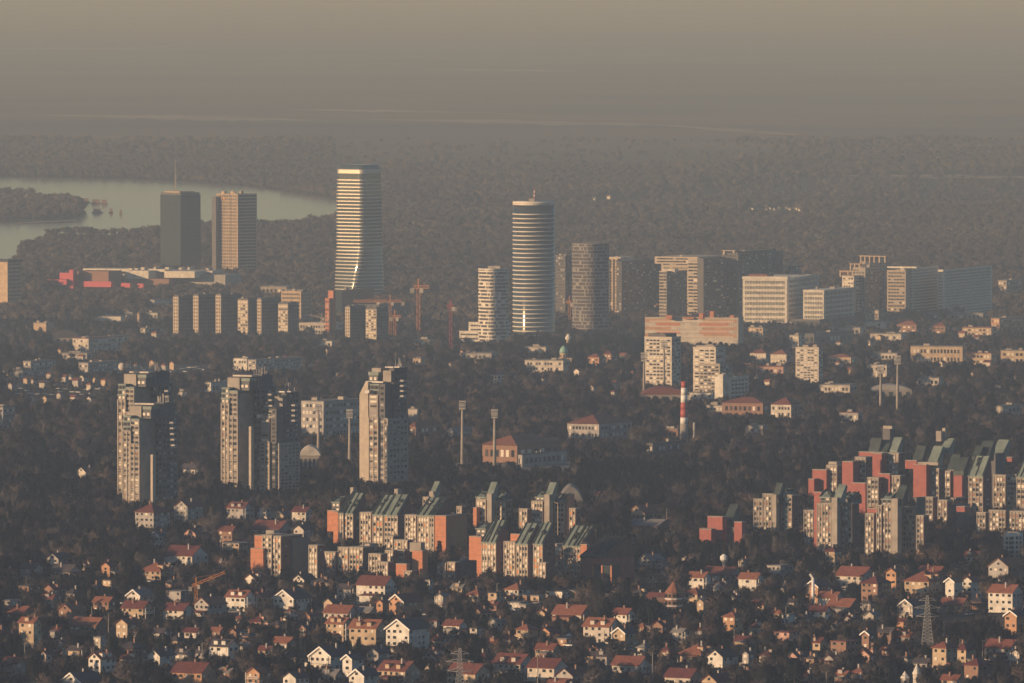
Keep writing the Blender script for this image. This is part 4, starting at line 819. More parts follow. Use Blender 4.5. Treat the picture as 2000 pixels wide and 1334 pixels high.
es2('tall bright window block under a broad dark green roof near right edge', 1919, 1032, 996, [('g', 1892, 1920, 1938, 930, 894, 0), ('S', 1862, 1882, 1896, 894, 920, 10), ('S', 1908, 1930, 1946, 862, 892, 22), ('S', 1898, 1912, 1924, 872, 892, 20)])
es2('bay block with dark roofs next to the right edge', 1963, 1024, 984, [('f', 1941, 1964, 1972, 929, 0, 0), ('s', 1936, 1956, 1976, 860, 890, 24), ('w', 1934, 1944, 1964, 886, None, 16)])
es2('block cut by the right edge with green slope above', 2000, 1030, 985, [('g', 1986, 2002, 2024, 932, 896, 0), ('f', 1967, 1986, 1994, 928, 0, 4), ('r', 1966, 1976, 1984, 894, 902, 20)])
es2('low front bays of the red estate near the right edge', 1963, 1052, 1030, [('f', 1908, 1925, 1934, 1002, 0, 4), ('f', 1932, 1964, 1972, 998, 0, 0), ('f', 1969, 2004, 2020, 1000, 0, -4), ('r', 1868, 1884, 1895, 990, 1000, 10)])
es2('narrow pale bay block at the front left of the red estate', 1589, 1076, 1052, [('f', 1570, 1589, 1602, 998, 0, 0)])
es2('front block with bright leaning green cap and twin bays', 1660, 1096, 1068, [('f', 1596, 1606, 1612, 985, 0, 3), ('f', 1606, 1624, 1632, 984, 0, 0), ('G', 1602, 1622, 1634, 972, 985, 4), ('c', 1624, 1635, 1642, 972, None, -4), ('s', 1628, 1642, 1656, 947, 974, -3), ('f', 1643, 1664, 1678, 984, 0, 0), ('G', 1646, 1664, 1684, 974, 985, 5), ('r', 1590, 1604, 1610, 962, None, 10)])
es2('front block with dark leaning cap and long pale pier, nearest of the red estate', 1740, 1108, 1080, [('f', 1690, 1707, 1716, 1004, 0, 6), ('r', 1694, 1718, 1722, 994, 1004, 10), ('f', 1712, 1722, 1728, 988, 0, 2), ('f', 1722, 1741, 1748, 987, 0, 0), ('G', 1722, 1742, 1754, 976, 988, 4), ('c', 1741, 1753, 1762, 974, None, -4), ('S', 1746, 1762, 1776, 949, 978, -3), ('d', 1758, 1788, 1796, 990, 0, 4), ('w', 1780, 1790, 1808, 972, None, 10), ('f', 1790, 1804, 1814, 1008, 0, -4)])
es2('middle row of bays and red wall between upper and front blocks', 1738, 1046, 995, [('f', 1694, 1716, 1726, 934, 0, 0), ('r', 1716, 1738, 1746, 926, None, 2), ('f', 1738, 1758, 1768, 930, 0, 0), ('r', 1664, 1690, 1698, 944, None, 6)])
es2('low bays stepping down right of the long red wall', 1860, 1050, 1008, [('f', 1800, 1822, 1832, 972, 0, 4), ('f', 1832, 1850, 1860, 978, 0, 0), ('w', 1850, 1872, 1896, 986, None, 4)])

# ------------------------------------------------------------------ houses
HOUSES = []     # x, y, short name for tree labels
_wf = MB(); _wf.box(-.5, .5, -.10, 0, -.5, .5); WFRAME = _wf.mesh('window_frame', M['offwhite'])
_wp = MB(); _wp.box(-.46, .46, -.16, -.08, -.46, .46); WPANE = _wp.mesh('pane', M['glass'])
_wb = MB(); _wb.box(-.42, .42, -.16, -.08, -.43, .43); WBLIND = _wb.mesh('pane_blind', M['blind'])
_dr = MB(); _dr.box(-.5, .5, -.14, 0, 0, 1); DOOR = _dr.mesh('door', M['brownw'])
def house(x0, x1, yt, yb, kind, wall, roof, label, phi=None, ratio=None, pitch=34, opts='', group='suburban houses', nick=None, cat='house', det=True):
    """kind: G gable end to the left front, R long side to the left front, H hipped, F flat"""
    if phi is None: phi = {'G': 38, 'R': -58, 'H': 35, 'F': 35}[kind]
    phi += R.uniform(-5, 5); ratio = ratio or {'G': 1.35, 'R': 1.35, 'H': 1.15, 'F': 1.2}[kind]
    ph = math.radians(phi); xm = (x0+x1)/2; Df = gndD(xm, yb + (3 if det else 1)); k = Df/F; W = (x1-x0)*k
    A = W/(abs(math.cos(ph)) + ratio*abs(math.sin(ph))); B = A*ratio
    D = Df + (A*abs(math.sin(ph)) + B*abs(math.cos(ph)))/2; x = Xpx(xm, yb, D); z = float(zg(x, D)); k = D/F
    H = max(Zrow(yt, D) - z, 3.2); rise = min(A/2*math.tan(math.radians(pitch)), H*.52) if kind != 'F' else 0
    e = H - rise
    root = thing('house', label, cat, (x, D, z), -ph, group); HOUSES.append((x, D, nick or label)); FOOT.append((x, D, .55*max(A, B)))
    protect(x0+1, x1-1, yt, yb-(yb-yt)*.3, D)
    a, c = A/2, B/2; b = MB()
    if kind in 'GR':
        b.extrude([(-a, -2), (a, -2), (a, e), (0, H-.15), (-a, e)], (0, -c), (1, 0), (0, 1), B)
    else: b.box(-a, a, -c, c, -2, e if kind == 'H' else H-.3)
    b.build('wall', M[wall], root)
    ov = .65; t = .28; sl_ = rise/a if a else 0; b = MB()
    if kind in 'GR':
        for s_ in (-1, 1):
            pr = [(0, H+.02), (s_*(a+ov), e-ov*sl_+.02), (s_*(a+ov), e-ov*sl_+t), (0, H+t)]
            if s_ < 0: pr = pr[::-1]
            b.extrude(pr, (0, -c-ov), (1, 0), (0, 1), B+2*ov)
        rf = b.build('roof', M[roof], root)
        if 'w' in opts:      # white barge boards
            for s_ in (-1, 1):
                q = MB(); q.extrude([(0, H-.35), (s_*(a+ov+.05), e-ov*sl_-.35), (s_*(a+ov+.05), e-ov*sl_+t+.08), (0, H+t+.08)], (0, -c-ov-.12), (1, 0), (0, 1), .2); q.build('barge_board', M['whitepaint'], rf)
    elif kind == 'H':
        rl = max(c-a, 0)*.9; k0 = len(b.v); o = [(-a-ov, -c-ov, e-.15), (a+ov, -c-ov, e-.15), (a+ov, c+ov, e-.15), (-a-ov, c+ov, e-.15), (0, -rl, H), (0, rl, H)]
        b.v += o + [(p[0], p[1], p[2]-.3) for p in o[:4]]
        b.f += [(0, 1, 4), (1, 2, 5, 4), (2, 3, 5), (3, 0, 4, 5), (9, 8, 7, 6), (0, 6, 7, 1), (1, 7, 8, 2), (2, 8, 9, 3), (3, 9, 6, 0)]
        rf = b.build('roof', M[roof], root)
    else:
        b.box(-a-.2, a+.2, -c-.2, c+.2, H-.5, H); rf = b.build('roof', M[roof], root)
    if kind != 'F' and 'n' not in opts:
        q = MB(); u, p = a*R.choice((-.4, .35)), c*R.uniform(-.5, .5); zc = H-abs(u)*sl_; q.box(u-.35, u+.35, p-.35, p+.35, zc-.6, zc+1.3+abs(u)*sl_); ch = q.build('chimney', M[R.choice(('brownw', 'greyw'))], rf)
    # windows on the two faces towards the camera
    st = max(1, int(round(e/2.9))); sh = e/st
    faces = [('front', A), ('side', B)] if phi >= 0 else [('left', B), ('front', A)]
    if phi < 0: faces = [('left', B), ('front', A)]
    for nm_, L in faces:
        n = max(1, min(5, int(L/2.7)))
        for j in range(st):
            for i in range(n):
                if R.random() < .12: continue
                u = -L/2 + L*(i+.5)/n; zc = sh*j + sh*.55; w_, h_ = R.choice((1.15, 1.3, 1.7)), 1.25
                if nm_ == 'front': loc, rz = (u, -c, zc), 0
                elif nm_ == 'side': loc, rz = (a, u, zc), math.pi/2
                else: loc, rz = (-a, -u, zc), -math.pi/2
                fr = place(WFRAME, 'window', root, loc, rz, (w_, 1, h_))
                if det: place(WPANE if R.random() < .75 else WBLIND, 'pane', fr)
    if kind == 'G' and rise > 2.2:
        fr = place(WFRAME, 'window', root, (0, -c, e+rise*.32), 0, (1.3, 1, 1.15)); place(WPANE, 'pane', fr)
    if det:
        place(DOOR, 'door', root, (a*.55, -c, 0), 0, (1.0, 1, 2.1))
    if 'b' in opts:      # balconies along the gable front
        for j in range(1, st):
            q = MB(); zz = sh*j; q.box(-a*.96, a*.96, -c-1.3, -c+.05, zz-.12, zz+.08); bl = q.build('balcony', M['white'], root)
            q = MB(); q.box(-a*.96, a*.96, -c-1.32, -c-1.24, zz+.9, zz+1.0)
            for i in range(9): u = -a*.95+1.9*a*i/8; q.box(u-.05, u+.05, -c-1.31, -c-1.25, zz+.05, zz+.95)
            q.build('railing', M['whitepaint'], bl)
        for u in (-a*.93, a*.93): q = MB(); q.box(u-.15, u+.15, -c-1.35, -c-1.05, -.5, e); q.build('post', M['white'], root)
    if 'd' in opts:      # dormer on the side slope towards the camera
        s_ = 1 if phi >= 0 else -1
        for p in ((-c*.45, c*.35) if B > 9 else (0,)):
            q = MB(); zz = e+rise*.25; q.prism([(s_*a*.35, p-1), (s_*a*.9, p-1), (s_*a*.9, p+1), (s_*a*.35, p+1)][::s_], zz-.6, zz+1.5); dm = q.build('dormer', M[wall], root)
            q = MB(); q.box(min(s_*a*.3, s_*a*1.0), max(s_*a*.3, s_*a*1.0), p-1.25, p+1.25, zz+1.5, zz+1.75); q.build('dormer_roof', M[roof], dm)
    if 't' in opts:      # lean-to terrace roof in front
        q = MB(); q.prism([(-a, -c-2.6), (a*.9, -c-2.6), (a*.9, -c+.05), (-a, -c+.05)], [2.3, 2.3, 2.9, 2.9], [2.5, 2.5, 3.1, 3.1]); q.build('porch_roof', M[roof], root)
        for u in (-a*.9, a*.8): q = MB(); q.box(u-.12, u+.12, -c-2.5, -c-2.25, -.5, 2.35); q.build('post', M['offwhite'], root)
    if 'x' in opts:      # lower side extension
        s_ = R.choice((-1, 1)); w_ = A*R.uniform(.35, .6); l_ = B*R.uniform(.4, .7); hx = min(2.9, e*.8); y0 = -c+R.uniform(0, B-l_); q = MB(); x0_, x1_ = (a-.05, a+w_) if s_ > 0 else (-a-w_, -a+.05)
        q.box(x0_, x1_, y0, y0+l_, -2, hx); q.build('extension', M[R.choice((wall, 'greyw', 'brownw'))], root)
        q = MB(); q.prism([(x0_-.3, y0-.3), (x1_+.3, y0-.3), (x1_+.3, y0+l_+.3), (x0_-.3, y0+l_+.3)], [hx+.02]*4, [hx+.25+(.7 if (s_ < 0) == (k_ in (1, 2)) else 0) for k_ in range(4)]); q.build('extension_roof', M[R.choice((roof, 'roof_g'))], root)
        fr = place(WFRAME, 'window', root, ((x0_+x1_)/2, y0, hx*.5), 0, (1.2, 1, 1.1)); place(WPANE, 'pane', fr)
    return root, a, c, e, H
HT = [
 # left quarter
 (264, 332, 983, 1050, 'H', 'greyw', 'roof_m', 'grey four-storey block with maroon mansard roof below the left tower pair', '', 'grey block with mansard roof'),
 (343, 396, 977, 1032, 'G', 'greyw', 'roof_m', 'balconied gabled apartment house right of the maroon mansard block', 'b', 'balconied gabled apartment house'),
 (443, 493, 981, 1024, 'R', 'greyw', 'roof_m', 'red-roofed house below the middle tower pair', 'd', 'house below the middle towers'),
 (500, 540, 993, 1017, 'F', 'white', 'roof_g', 'white unfinished concrete frame house with open floors', '', 'white unfinished house'),
 (535, 574, 997, 1017, 'G', 'tan', 'roof_g', 'low cream gabled house right of the unfinished frame', '', 'low cream gabled house'),
 (570, 612, 990, 1026, 'R', 'offwhite', 'roof_m', 'red-roofed pale house left of the estate orange wing', '', 'red-roofed pale house'),
 (574, 612, 1025, 1062, 'G', 'offwhite', 'roof_d', 'pale gabled house with small windows behind the leftmost estate block', '', 'pale gabled house by the estate'),
 (294, 331, 1038, 1070, 'G', 'offwhite', 'roof_d', 'white two-storey gabled house in front of the mansard block', 'w', 'white gabled house by the mansard block'),
 (360, 409, 1031, 1053, 'G', 'pink', 'roof_m', 'low pink gabled house under the balconied apartment house', '', 'low pink house'),
 (427, 466, 1028, 1060, 'R', 'brownw', 'roof_m', 'brick house with red roof left of the leftmost estate block', '', 'brick house near the estate'),
 (490, 574, 1017, 1046, 'R', 'greyw', 'roof_m', 'long brown-roofed house behind the leftmost estate block', '', 'long brown-roofed house'),
 (320, 406, 1066, 1106, 'R', 'white', 'roof_m', 'long white two-storey house with red roof, left of the estate', '', 'long white house'),
 (434, 497, 1059, 1078, 'F', 'tan', 'roof_g', 'flat beige garage building left of the leftmost estate block', '', 'flat beige garage'),
 (273, 344, 1097, 1130, 'H', 'tan', 'roof_o', 'orange hip-roofed house under the long white house', 'd', 'orange hip-roofed house'),
 (198, 230, 1098, 1126, 'G', 'orangew', 'roof_m', 'small orange gabled house among trees at left', '', 'small orange gabled house'),
 (91, 137, 1080, 1108, 'G', 'greyw', 'roof_d', 'grey gabled house with dark roof at left', '', 'grey gabled house at left'),
 (98, 158, 1103, 1126, 'R', 'offwhite', 'roof_d', 'dark-roofed low house under the grey gabled one', '', 'dark-roofed low house'),
 (248, 300, 1151, 1175, 'G', 'white', 'roof_g', 'low white gabled house left of the near crane', 'w', 'low white gabled house'),
 (322, 379, 1153, 1175, 'F', 'greyw', 'roof_g', 'flat grey concrete carcass under the near crane', '', 'flat concrete carcass'),
 (182, 225, 1166, 1192, 'R', 'brownw', 'roof_o', 'bright orange-roofed house left of the low white gabled one', '', 'bright orange-roofed house'),
 (115, 168, 1179, 1216, 'G', 'brownw', 'roof_o', 'brown gabled house with steep orange roof edge at left', '', 'brown gabled house'),
 (238, 298, 1174, 1206, 'R', 'tan', 'roof_m', 'twin maroon-roofed house below the low white gabled one', '', 'twin maroon-roofed house'),
 (318, 379, 1178, 1207, 'R', 'offwhite', 'roof_m', 'long maroon roof over pale walls below the near crane', '', 'long maroon roof house'),
 (380, 442, 1166, 1202, 'G', 'greyw', 'roof_o', 'wide-gabled grey house with bright orange roof edge', '', 'wide-gabled grey house'),
 (441, 498, 1153, 1192, 'R', 'white', 'roof_o', 'orange-roofed row house with white dormers, left of the orange gable', 'd', 'orange-roofed row house'),
 (493, 536, 1155, 1190, 'G', 'orangew', 'roof_m', 'bright orange gable end in the lit row of houses', '', 'bright orange gable house'),
 (534, 609, 1151, 1190, 'G', 'white', 'roof_d', 'white gable with long dark roof, right end of the lit row', 'w', 'white gable with long dark roof'),
 (37, 81, 1206, 1266, 'R', 'tan', 'roof_o', 'tall tan three-storey house with orange roof near left edge', 'd', 'tall tan house'),
 (136, 211, 1206, 1232, 'R', 'brownw', 'roof_o', 'pair of joined orange roofs on a low brown house', '', 'low brown house'),
 (227, 271, 1208, 1242, 'G', 'tan', 'roof_m', 'tan gabled house half hidden by trees, left of the conifers', '', 'half-hidden tan house'),
 (114, 132, 1251, 1276, 'G', 'white', 'roof_d', 'tiny white gabled house with one dark roof slope', '', 'tiny white gabled house'),
 (183, 207, 1243, 1272, 'F', 'offwhite', 'roof_g', 'cream cube-like house with flat roof and two small windows', '', 'cream cube house'),
 (173, 226, 1274, 1320, 'G', 'white', 'roof_o', 'white gable and orange roof house below the cream cube', 'd', 'white gable house with orange roof'),
 (289, 342, 1268, 1298, 'G', 'white', 'roof_d', 'small white gable with dark roof among conifers', '', 'small white gable by conifers'),
 (0, 50, 1284, 1326, 'R', 'tan', 'roof_o', 'orange-roofed tan house at the bottom left edge', 'd', 'tan house at left edge'),
 (119, 202, 1313, 1356, 'G', 'white', 'roof_d', 'big white gable with dark roof at the bottom edge, far left', 'w', 'big white gable at bottom'),
 (408, 466, 1249, 1288, 'R', 'white', 'roof_d', 'white two-storey house with bay front and dark roof', 'd', 'white bay-fronted house'),
 (336, 421, 1294, 1344, 'R', 'orangew', 'roof_m', 'brightly lit orange three-storey house with maroon roof, bottom left', '', 'bright orange three-storey house'),
 (483, 529, 1303, 1346, 'G', 'orangew', 'roof_o', 'orange gabled house with stubby chimney at the bottom edge', '', 'orange gabled house at bottom'),
 (553, 603, 1312, 1352, 'G', 'white', 'roof_d', 'white gabled house at bottom edge left of the balcony house', '', 'white gabled house at bottom'),
 (605, 687, 1262, 1308, 'G', 'white', 'roof_d', 'white balconied gable house with dark roof, bottom left of centre', 'bw', 'white balcony house'),
 (0, 41, 1171, 1192, 'F', 'greyw', 'roof_g', 'pale flat block at the left edge above orange roofs', '', 'pale flat block'),
 (585, 612, 1220, 1242, 'G', 'brownw', 'roof_d', 'brown little gabled cabin among dark conifers', '', 'brown cabin'),
 (0, 66, 1184, 1206, 'R', 'brownw', 'roof_o', 'low orange roofs strung along the left edge', '', 'low orange roofs at left edge'),
 (80, 101, 1272, 1292, 'G', 'offwhite', 'roof_m', 'small pale gabled house below the tiny white one', '', 'small pale gabled house'),
 # centre
 (696, 774, 1125, 1172, 'R', 'white', 'roof_m', 'large white house with big dark maroon roof before the estate', 't', 'large maroon-roofed white house'),
 (658, 697, 1141, 1168, 'R', 'greyw', 'roof_d', 'dark-roofed house left of the large maroon-roofed white house', '', 'dark-roofed house'),
 (759, 825, 1160, 1198, 'G', 'orangew', 'roof_m', 'orange lit gable with white edging, right of the large maroon roof', 'w', 'orange gable with white edging'),
 (735, 760, 1171, 1200, 'G', 'orangew', 'roof_o', 'narrow orange house left of the white-edged orange gable', '', 'narrow orange house'),
 (633, 667, 1168, 1190, 'G', 'tan', 'roof_d', 'small tan gable above the low red roof, left of centre', '', 'small tan gable'),
 (632, 698, 1182, 1207, 'R', 'offwhite', 'roof_o', 'low red roof house below the small tan gable', '', 'low red roof house'),
 (637, 690, 1206, 1250, 'R', 'tan', 'roof_o', 'tan two-storey house with orange roof and white dormers', 'd', 'tan house with dormers'),
 (682, 755, 1210, 1266, 'R', 'tan', 'roof_o', 'long tan house with tiered lit balconies and orange roof', 'd', 'long tan balcony house'),
 (754, 839, 1208, 1272, 'G', 'white', 'roof_d', 'tall white four-storey gabled house with dark roof, bright front', 'w', 'tall white four-storey house'),
 (716, 761, 1264, 1302, 'G', 'greyw', 'roof_d', 'grey gabled house right of the balcony house', '', 'grey gabled house'),
 (669, 709, 1278, 1320, 'G', 'white', 'roof_d', 'white stepped gable house below the balcony house', 'w', 'white stepped gable house'),
 (682, 741, 1306, 1352, 'G', 'white', 'roof_d', 'big white gable at the bottom edge below the stepped gable', 'w', 'big white bottom gable'),
 (737, 821, 1291, 1334, 'R', 'tan', 'roof_m', 'tan house with red roof at bottom, right of the big white gable', 'd', 'tan red-roofed bottom house'),
 (852, 877, 1159, 1182, 'G', 'offwhite', 'roof_g', 'pale small house with pointed gable among bare trees', '', 'pale pointed house'),
 (831, 846, 1132, 1155, 'F', 'white', 'roof_g', 'narrow white tower-like house before the estate', '', 'narrow white house'),
 (913, 954, 1150, 1174, 'H', 'tan', 'roof_o', 'tan hip-roofed house with brownish orange roof, centre', '', 'tan hip-roofed house'),
 (986, 1037, 1138, 1172, 'H', 'offwhite', 'roof_o', 'pale villa with bright red hipped roof below the estate', 't', 'pale villa with red hipped roof'),
 (992, 1031, 1175, 1190, 'F', 'white', 'roof_g', 'white low building below the red-hipped villa', '', 'white low building'),
 (1036, 1066, 1162, 1175, 'F', 'tan', 'roof_g', 'small yellow-tan flat shed right of the red-hipped villa', '', 'yellow-tan shed'),
 (1064, 1130, 1152, 1165, 'F', 'white', 'roof_d', 'long low white shed with dark roof', '', 'long low white shed'),
 (1079, 1157, 1182, 1215, 'R', 'offwhite', 'roof_o', 'pale house with broad red roof and conifer in front', '', 'pale broad-roofed house'),
 (1190, 1241, 1188, 1222, 'R', 'white', 'roof_o', 'white house with red roof above the dormered house', '', 'white red-roofed house'),
 (1139, 1213, 1207, 1254, 'R', 'offwhite', 'roof_o', 'dormered pale house with red roof and large gable front', 'd', 'dormered pale house'),
 (1197, 1245, 1225, 1262, 'G', 'tan', 'roof_d', 'tan gabled house with dark roof right of the dormered house', 'w', 'tan dark-roofed gable'),
 (1008, 1051, 1218, 1252, 'H', 'tan', 'roof_o', 'small house with red pyramid roof standing alone in centre', '', 'pyramid-roofed house'),
 (866, 912, 1211, 1238, 'R', 'white', 'roof_m', 'low red-roofed house right of the tall four-storey house', '', 'low red-roofed house'),
 (957, 986, 1208, 1226, 'G', 'greyw', 'roof_g', 'small grey gabled shed left of the pyramid-roofed house', '', 'small grey shed'),
 (1045, 1094, 1257, 1286, 'R', 'tan', 'roof_o', 'orange-roofed house above the big maroon complex', '', 'orange-roofed house'),
 (962, 1046, 1277, 1322, 'R', 'offwhite', 'roof_m', 'left wing of the big maroon-roofed complex at bottom centre', 'd', 'maroon complex left wing'),
 (1030, 1110, 1286, 1330, 'R', 'offwhite', 'roof_m', 'right wing of the big maroon-roofed complex at bottom centre', '', 'maroon complex right wing'),
 (1086, 1151, 1304, 1336, 'G', 'greyw', 'roof_m', 'wide grey gable at the bottom right of the maroon complex', '', 'wide grey gable'),
 (1195, 1269, 1282, 1314, 'R', 'offwhite', 'roof_o', 'long pale house with bright red roof, bottom right of centre', '', 'long red-roofed pale house'),
 (1089, 1119, 1246, 1258, 'F', 'orangew', 'roof_g', 'tiny orange flat hut in the clearing', '', 'tiny orange hut'),
 (873, 958, 1296, 1334, 'R', 'tan', 'roof_m', 'maroon-roofed low house beside the nearest pylon', '', 'maroon-roofed low house'),
 (1240, 1273, 1215, 1231, 'H', 'tan', 'roof_o', 'small orange-hipped house right of the tan gable', '', 'small orange-hipped house'),
 (1068, 1112, 1328, 1352, 'R', 'tan', 'roof_o', 'orange roof peeping over the bottom edge, right of the thin pole', '', 'roof at bottom edge'),
 (1260, 1310, 1120, 1144, 'G', 'tan', 'roof_o', 'tan gabled house left of the turreted villa, upper right centre', '', 'tan gable near the turret'),
 # right
 (1342, 1389, 1117, 1149, 'R', 'white', 'roof_o', 'white house with orange roof left of the dark maroon roofs', '', 'white house with orange roof'),
 (1370, 1451, 1107, 1132, 'R', 'greyw', 'roof_m', 'long maroon roofs behind the orange-roofed white house', '', 'long maroon roofs'),
 (1335, 1385, 1147, 1177, 'H', 'tan', 'roof_o', 'pavilion-like house with steep orange pyramid roof beside the turret', '', 'pavilion house'),
 (1442, 1491, 1119, 1153, 'R', 'white', 'roof_o', 'bright white house with orange roof and chimneys, upper right', '', 'bright white house'),
 (1498, 1549, 1103, 1128, 'F', 'greyw', 'roof_g', 'grey flat-roofed house above the dark conifers', '', 'grey flat-roofed house'),
 (1445, 1466, 1091, 1112, 'G', 'tan', 'roof_g', 'little pale gabled house right of the white water tower', '', 'little pale gable'),
 (1573, 1623, 1134, 1178, 'G', 'orangew', 'roof_d', 'orange brick gabled house beside the white flue', 'w', 'orange house by the flue'),
 (1632, 1711, 1107, 1146, 'R', 'offwhite', 'roof_o', 'large pale house with broad orange-red roof and chimney row', '', 'large pale house'),
 (1597, 1647, 1156, 1185, 'R', 'white', 'roof_o', 'white house with small red roof below the orange gabled house', '', 'white small-roofed house'),
 (1615, 1681, 1169, 1198, 'R', 'brownw', 'roof_o', 'brown house with long orange roof, right middle', '', 'brown long-roofed house'),
 (1559, 1588, 1199, 1216, 'G', 'orangew', 'roof_d', 'low orange gable below the white small-roofed house', '', 'low orange gable'),
 (1580, 1623, 1184, 1212, 'R', 'white', 'roof_m', 'white-fronted house with maroon roof, right middle', '', 'white-fronted maroon house'),
 (1682, 1741, 1124, 1178, 'H', 'brownw', 'roof_m', 'brown three-storey apartment house with hipped roof', '', 'brown apartment house'),
 (1730, 1768, 1109, 1167, 'G', 'orangew', 'roof_o', 'tall house with bright orange attic gable', '', 'tall orange-gabled house'),
 (1766, 1847, 1114, 1170, 'H', 'tan', 'roof_o', 'large tan house with steep hipped red roof', 'd', 'large tan hipped house'),
 (1790, 1852, 1106, 1130, 'R', 'brownw', 'roof_o', 'orange roofs rising behind the large tan hipped house', '', 'orange roofs behind'),
 (1846, 1880, 1128, 1170, 'G', 'white', 'roof_o', 'left white gable of the double-gabled house, upper right', 'w', 'left white gable'),
 (1878, 1917, 1126, 1166, 'G', 'white', 'roof_o', 'right white gable of the double-gabled house, upper right', '', 'right white gable'),
 (1930, 1998, 1142, 1194, 'R', 'white', 'roof_o', 'plain bright white house with red roof near the right edge', '', 'plain white house at right'),
 (1930, 2004, 1089, 1132, 'G', 'greyw', 'roof_o', 'grey gabled house with red roof at the right edge', '', 'grey house at right edge'),
 (1834, 1896, 1168, 1193, 'R', 'tan', 'roof_o', 'low house with wide red roof right of the lattice pylon', '', 'low house by the pylon'),
 (1755, 1809, 1170, 1210, 'G', 'offwhite', 'roof_d', 'pale gabled house with dark roof just left of the lattice pylon', 'w', 'pale gable left of the pylon'),
 (1750, 1772, 1208, 1230, 'R', 'orangew', 'roof_m', 'small orange house below the pale gable near the pylon', '', 'small orange house'),
 (1962, 2004, 1192, 1240, 'G', 'orangew', 'roof_d', 'steep white-edged orange gable at the right edge', 'w', 'steep orange gable'),
 (1821, 1870, 1252, 1308, 'H', 'tan', 'roof_o', 'tan corner house with red hipped roof, lower right', '', 'tan corner house'),
 (1860, 1906, 1256, 1300, 'H', 'tan', 'roof_m', 'red-hipped house joined right of the tan corner house', '', 'joined red-hipped house'),
 (1923, 1996, 1249, 1288, 'R', 'offwhite', 'roof_o', 'pale house with red roof and chimney near lower right edge', '', 'pale house at lower right'),
 (1883, 1935, 1285, 1328, 'H', 'brownw', 'roof_m', 'brown brick house with dark hipped roof, lower right', '', 'brown brick house'),
 (1328, 1402, 1257, 1290, 'H', 'tan', 'roof_o', 'orange hipped house with dormers and tall chimney, lower right of centre', 'd', 'orange hipped house with dormers'),
 (1382, 1442, 1268, 1304, 'G', 'white', 'roof_d', 'white gable in front of the dormered orange hipped house', '', 'white gable by the orange roof'),
 (1412, 1451, 1194, 1240, 'H', 'orangew', 'roof_o', 'tall dull-orange house partly behind bare trees', '', 'tall dull-orange house'),
 (1361, 1389, 1169, 1199, 'G', 'tan', 'roof_g', 'tan gabled house below the pavilion-like house', '', 'tan gable below the pavilion'),
 (1450, 1473, 1271, 1307, 'G', 'greyw', 'roof_d', 'narrow grey house right of the white gable, lower right', '', 'narrow grey house'),
 (1298, 1371, 1306, 1340, 'R', 'offwhite', 'roof_m', 'maroon-roofed house at the bottom edge, right of centre', '', 'maroon house at bottom'),
 (1683, 1711, 1232, 1266, 'G', 'brownw', 'roof_d', 'brown steep A-frame cottage alone among trees', 'w', 'A-frame cottage'),
 (1370, 1434, 1316, 1346, 'G', 'tan', 'roof_m', 'tan gable at bottom edge right of the maroon house', '', 'tan gable at bottom'),
 (1612, 1644, 1068, 1114, 'H', 'tan', 'roof_m', 'tall tan house with red cap roof below the red estate', '', 'tall tan house below the estate'),
 (1527, 1553, 1199, 1216, 'F', 'white', 'roof_g', 'small white flat house left of the low orange gable', '', 'small white flat house'),
 (1690, 1722, 1194, 1214, 'G', 'offwhite', 'roof_g', 'small pale gable in the dark trees left of the pylon', '', 'small pale gable in trees'),
 (1976, 2004, 1268, 1300, 'G', 'offwhite', 'roof_d', 'pale gable cut by the right edge, lower right', '', 'pale gable at right edge'),
 (1838, 1880, 1318, 1348, 'R', 'tan', 'roof_o', 'low orange-lit house at the bottom right', '', 'low orange-lit house'),
 (1226, 1300, 986, 1012, 'G', 'tan', 'roof_o', 'tan gabled house behind the estate, right of centre', '', 'tan gable behind the estate'),
 (1222, 1316, 1014, 1034, 'R', 'pink', 'roof_g', 'long low pinkish building below the tan gable behind the estate', '', 'long pinkish building'),
 (1148, 1176, 960, 980, 'R', 'tan', 'roof_o', 'small red roof among trees behind the estate', '', 'small red roof in trees'),
 (1246, 1300, 1082, 1108, 'G', 'greyw', 'roof_g', 'grey low gabled house right of the steep glazed hall', '', 'grey low gable'),
 (150, 190, 912, 934, 'G', 'offwhite', 'roof_d', 'pale lone house in the dark wood left of the towers', '', 'lone house in the wood'),
 (352, 398, 906, 926, 'R', 'offwhite', 'roof_d', 'pale low house in trees between the tower pairs', '', 'low house between towers'),
]
for t in HT:
    x0, x1, yt, yb, kd, wl, rf_, lb, op, nk = t; house(x0, x1, yt, yb, kd, wl, rf_, lb, opts=op+('x' if R.random() < .45 else '')+('t' if R.random() < .2 else '')+('b' if kd in 'GR' and R.random() < .2 else ''), nick=nk)
def garden_tent():
    D = gndD(1111, 1250); x = Xpx(1111, 1250, D); z = float(zg(x, D)); t = thing('garden_tent', 'tiny brilliant white garden tent in the clearing, centre right', 'tent', (x, D, z)); protect(1104, 1118, 1236, 1250, D)
    b = MB(); b.lathe([(1.9, 1.9), (.1, 3.2)], n=4); b.build('canopy', M['whitepaint'], t)
    for sx in (-1, 1):
        for sy in (-1, 1): b = MB(); b.bar((sx*1.2, sy*1.2, -.3), (sx*1.2, sy*1.2, 2.0), .1); b.build('leg', M['steel'], t)
garden_tent()
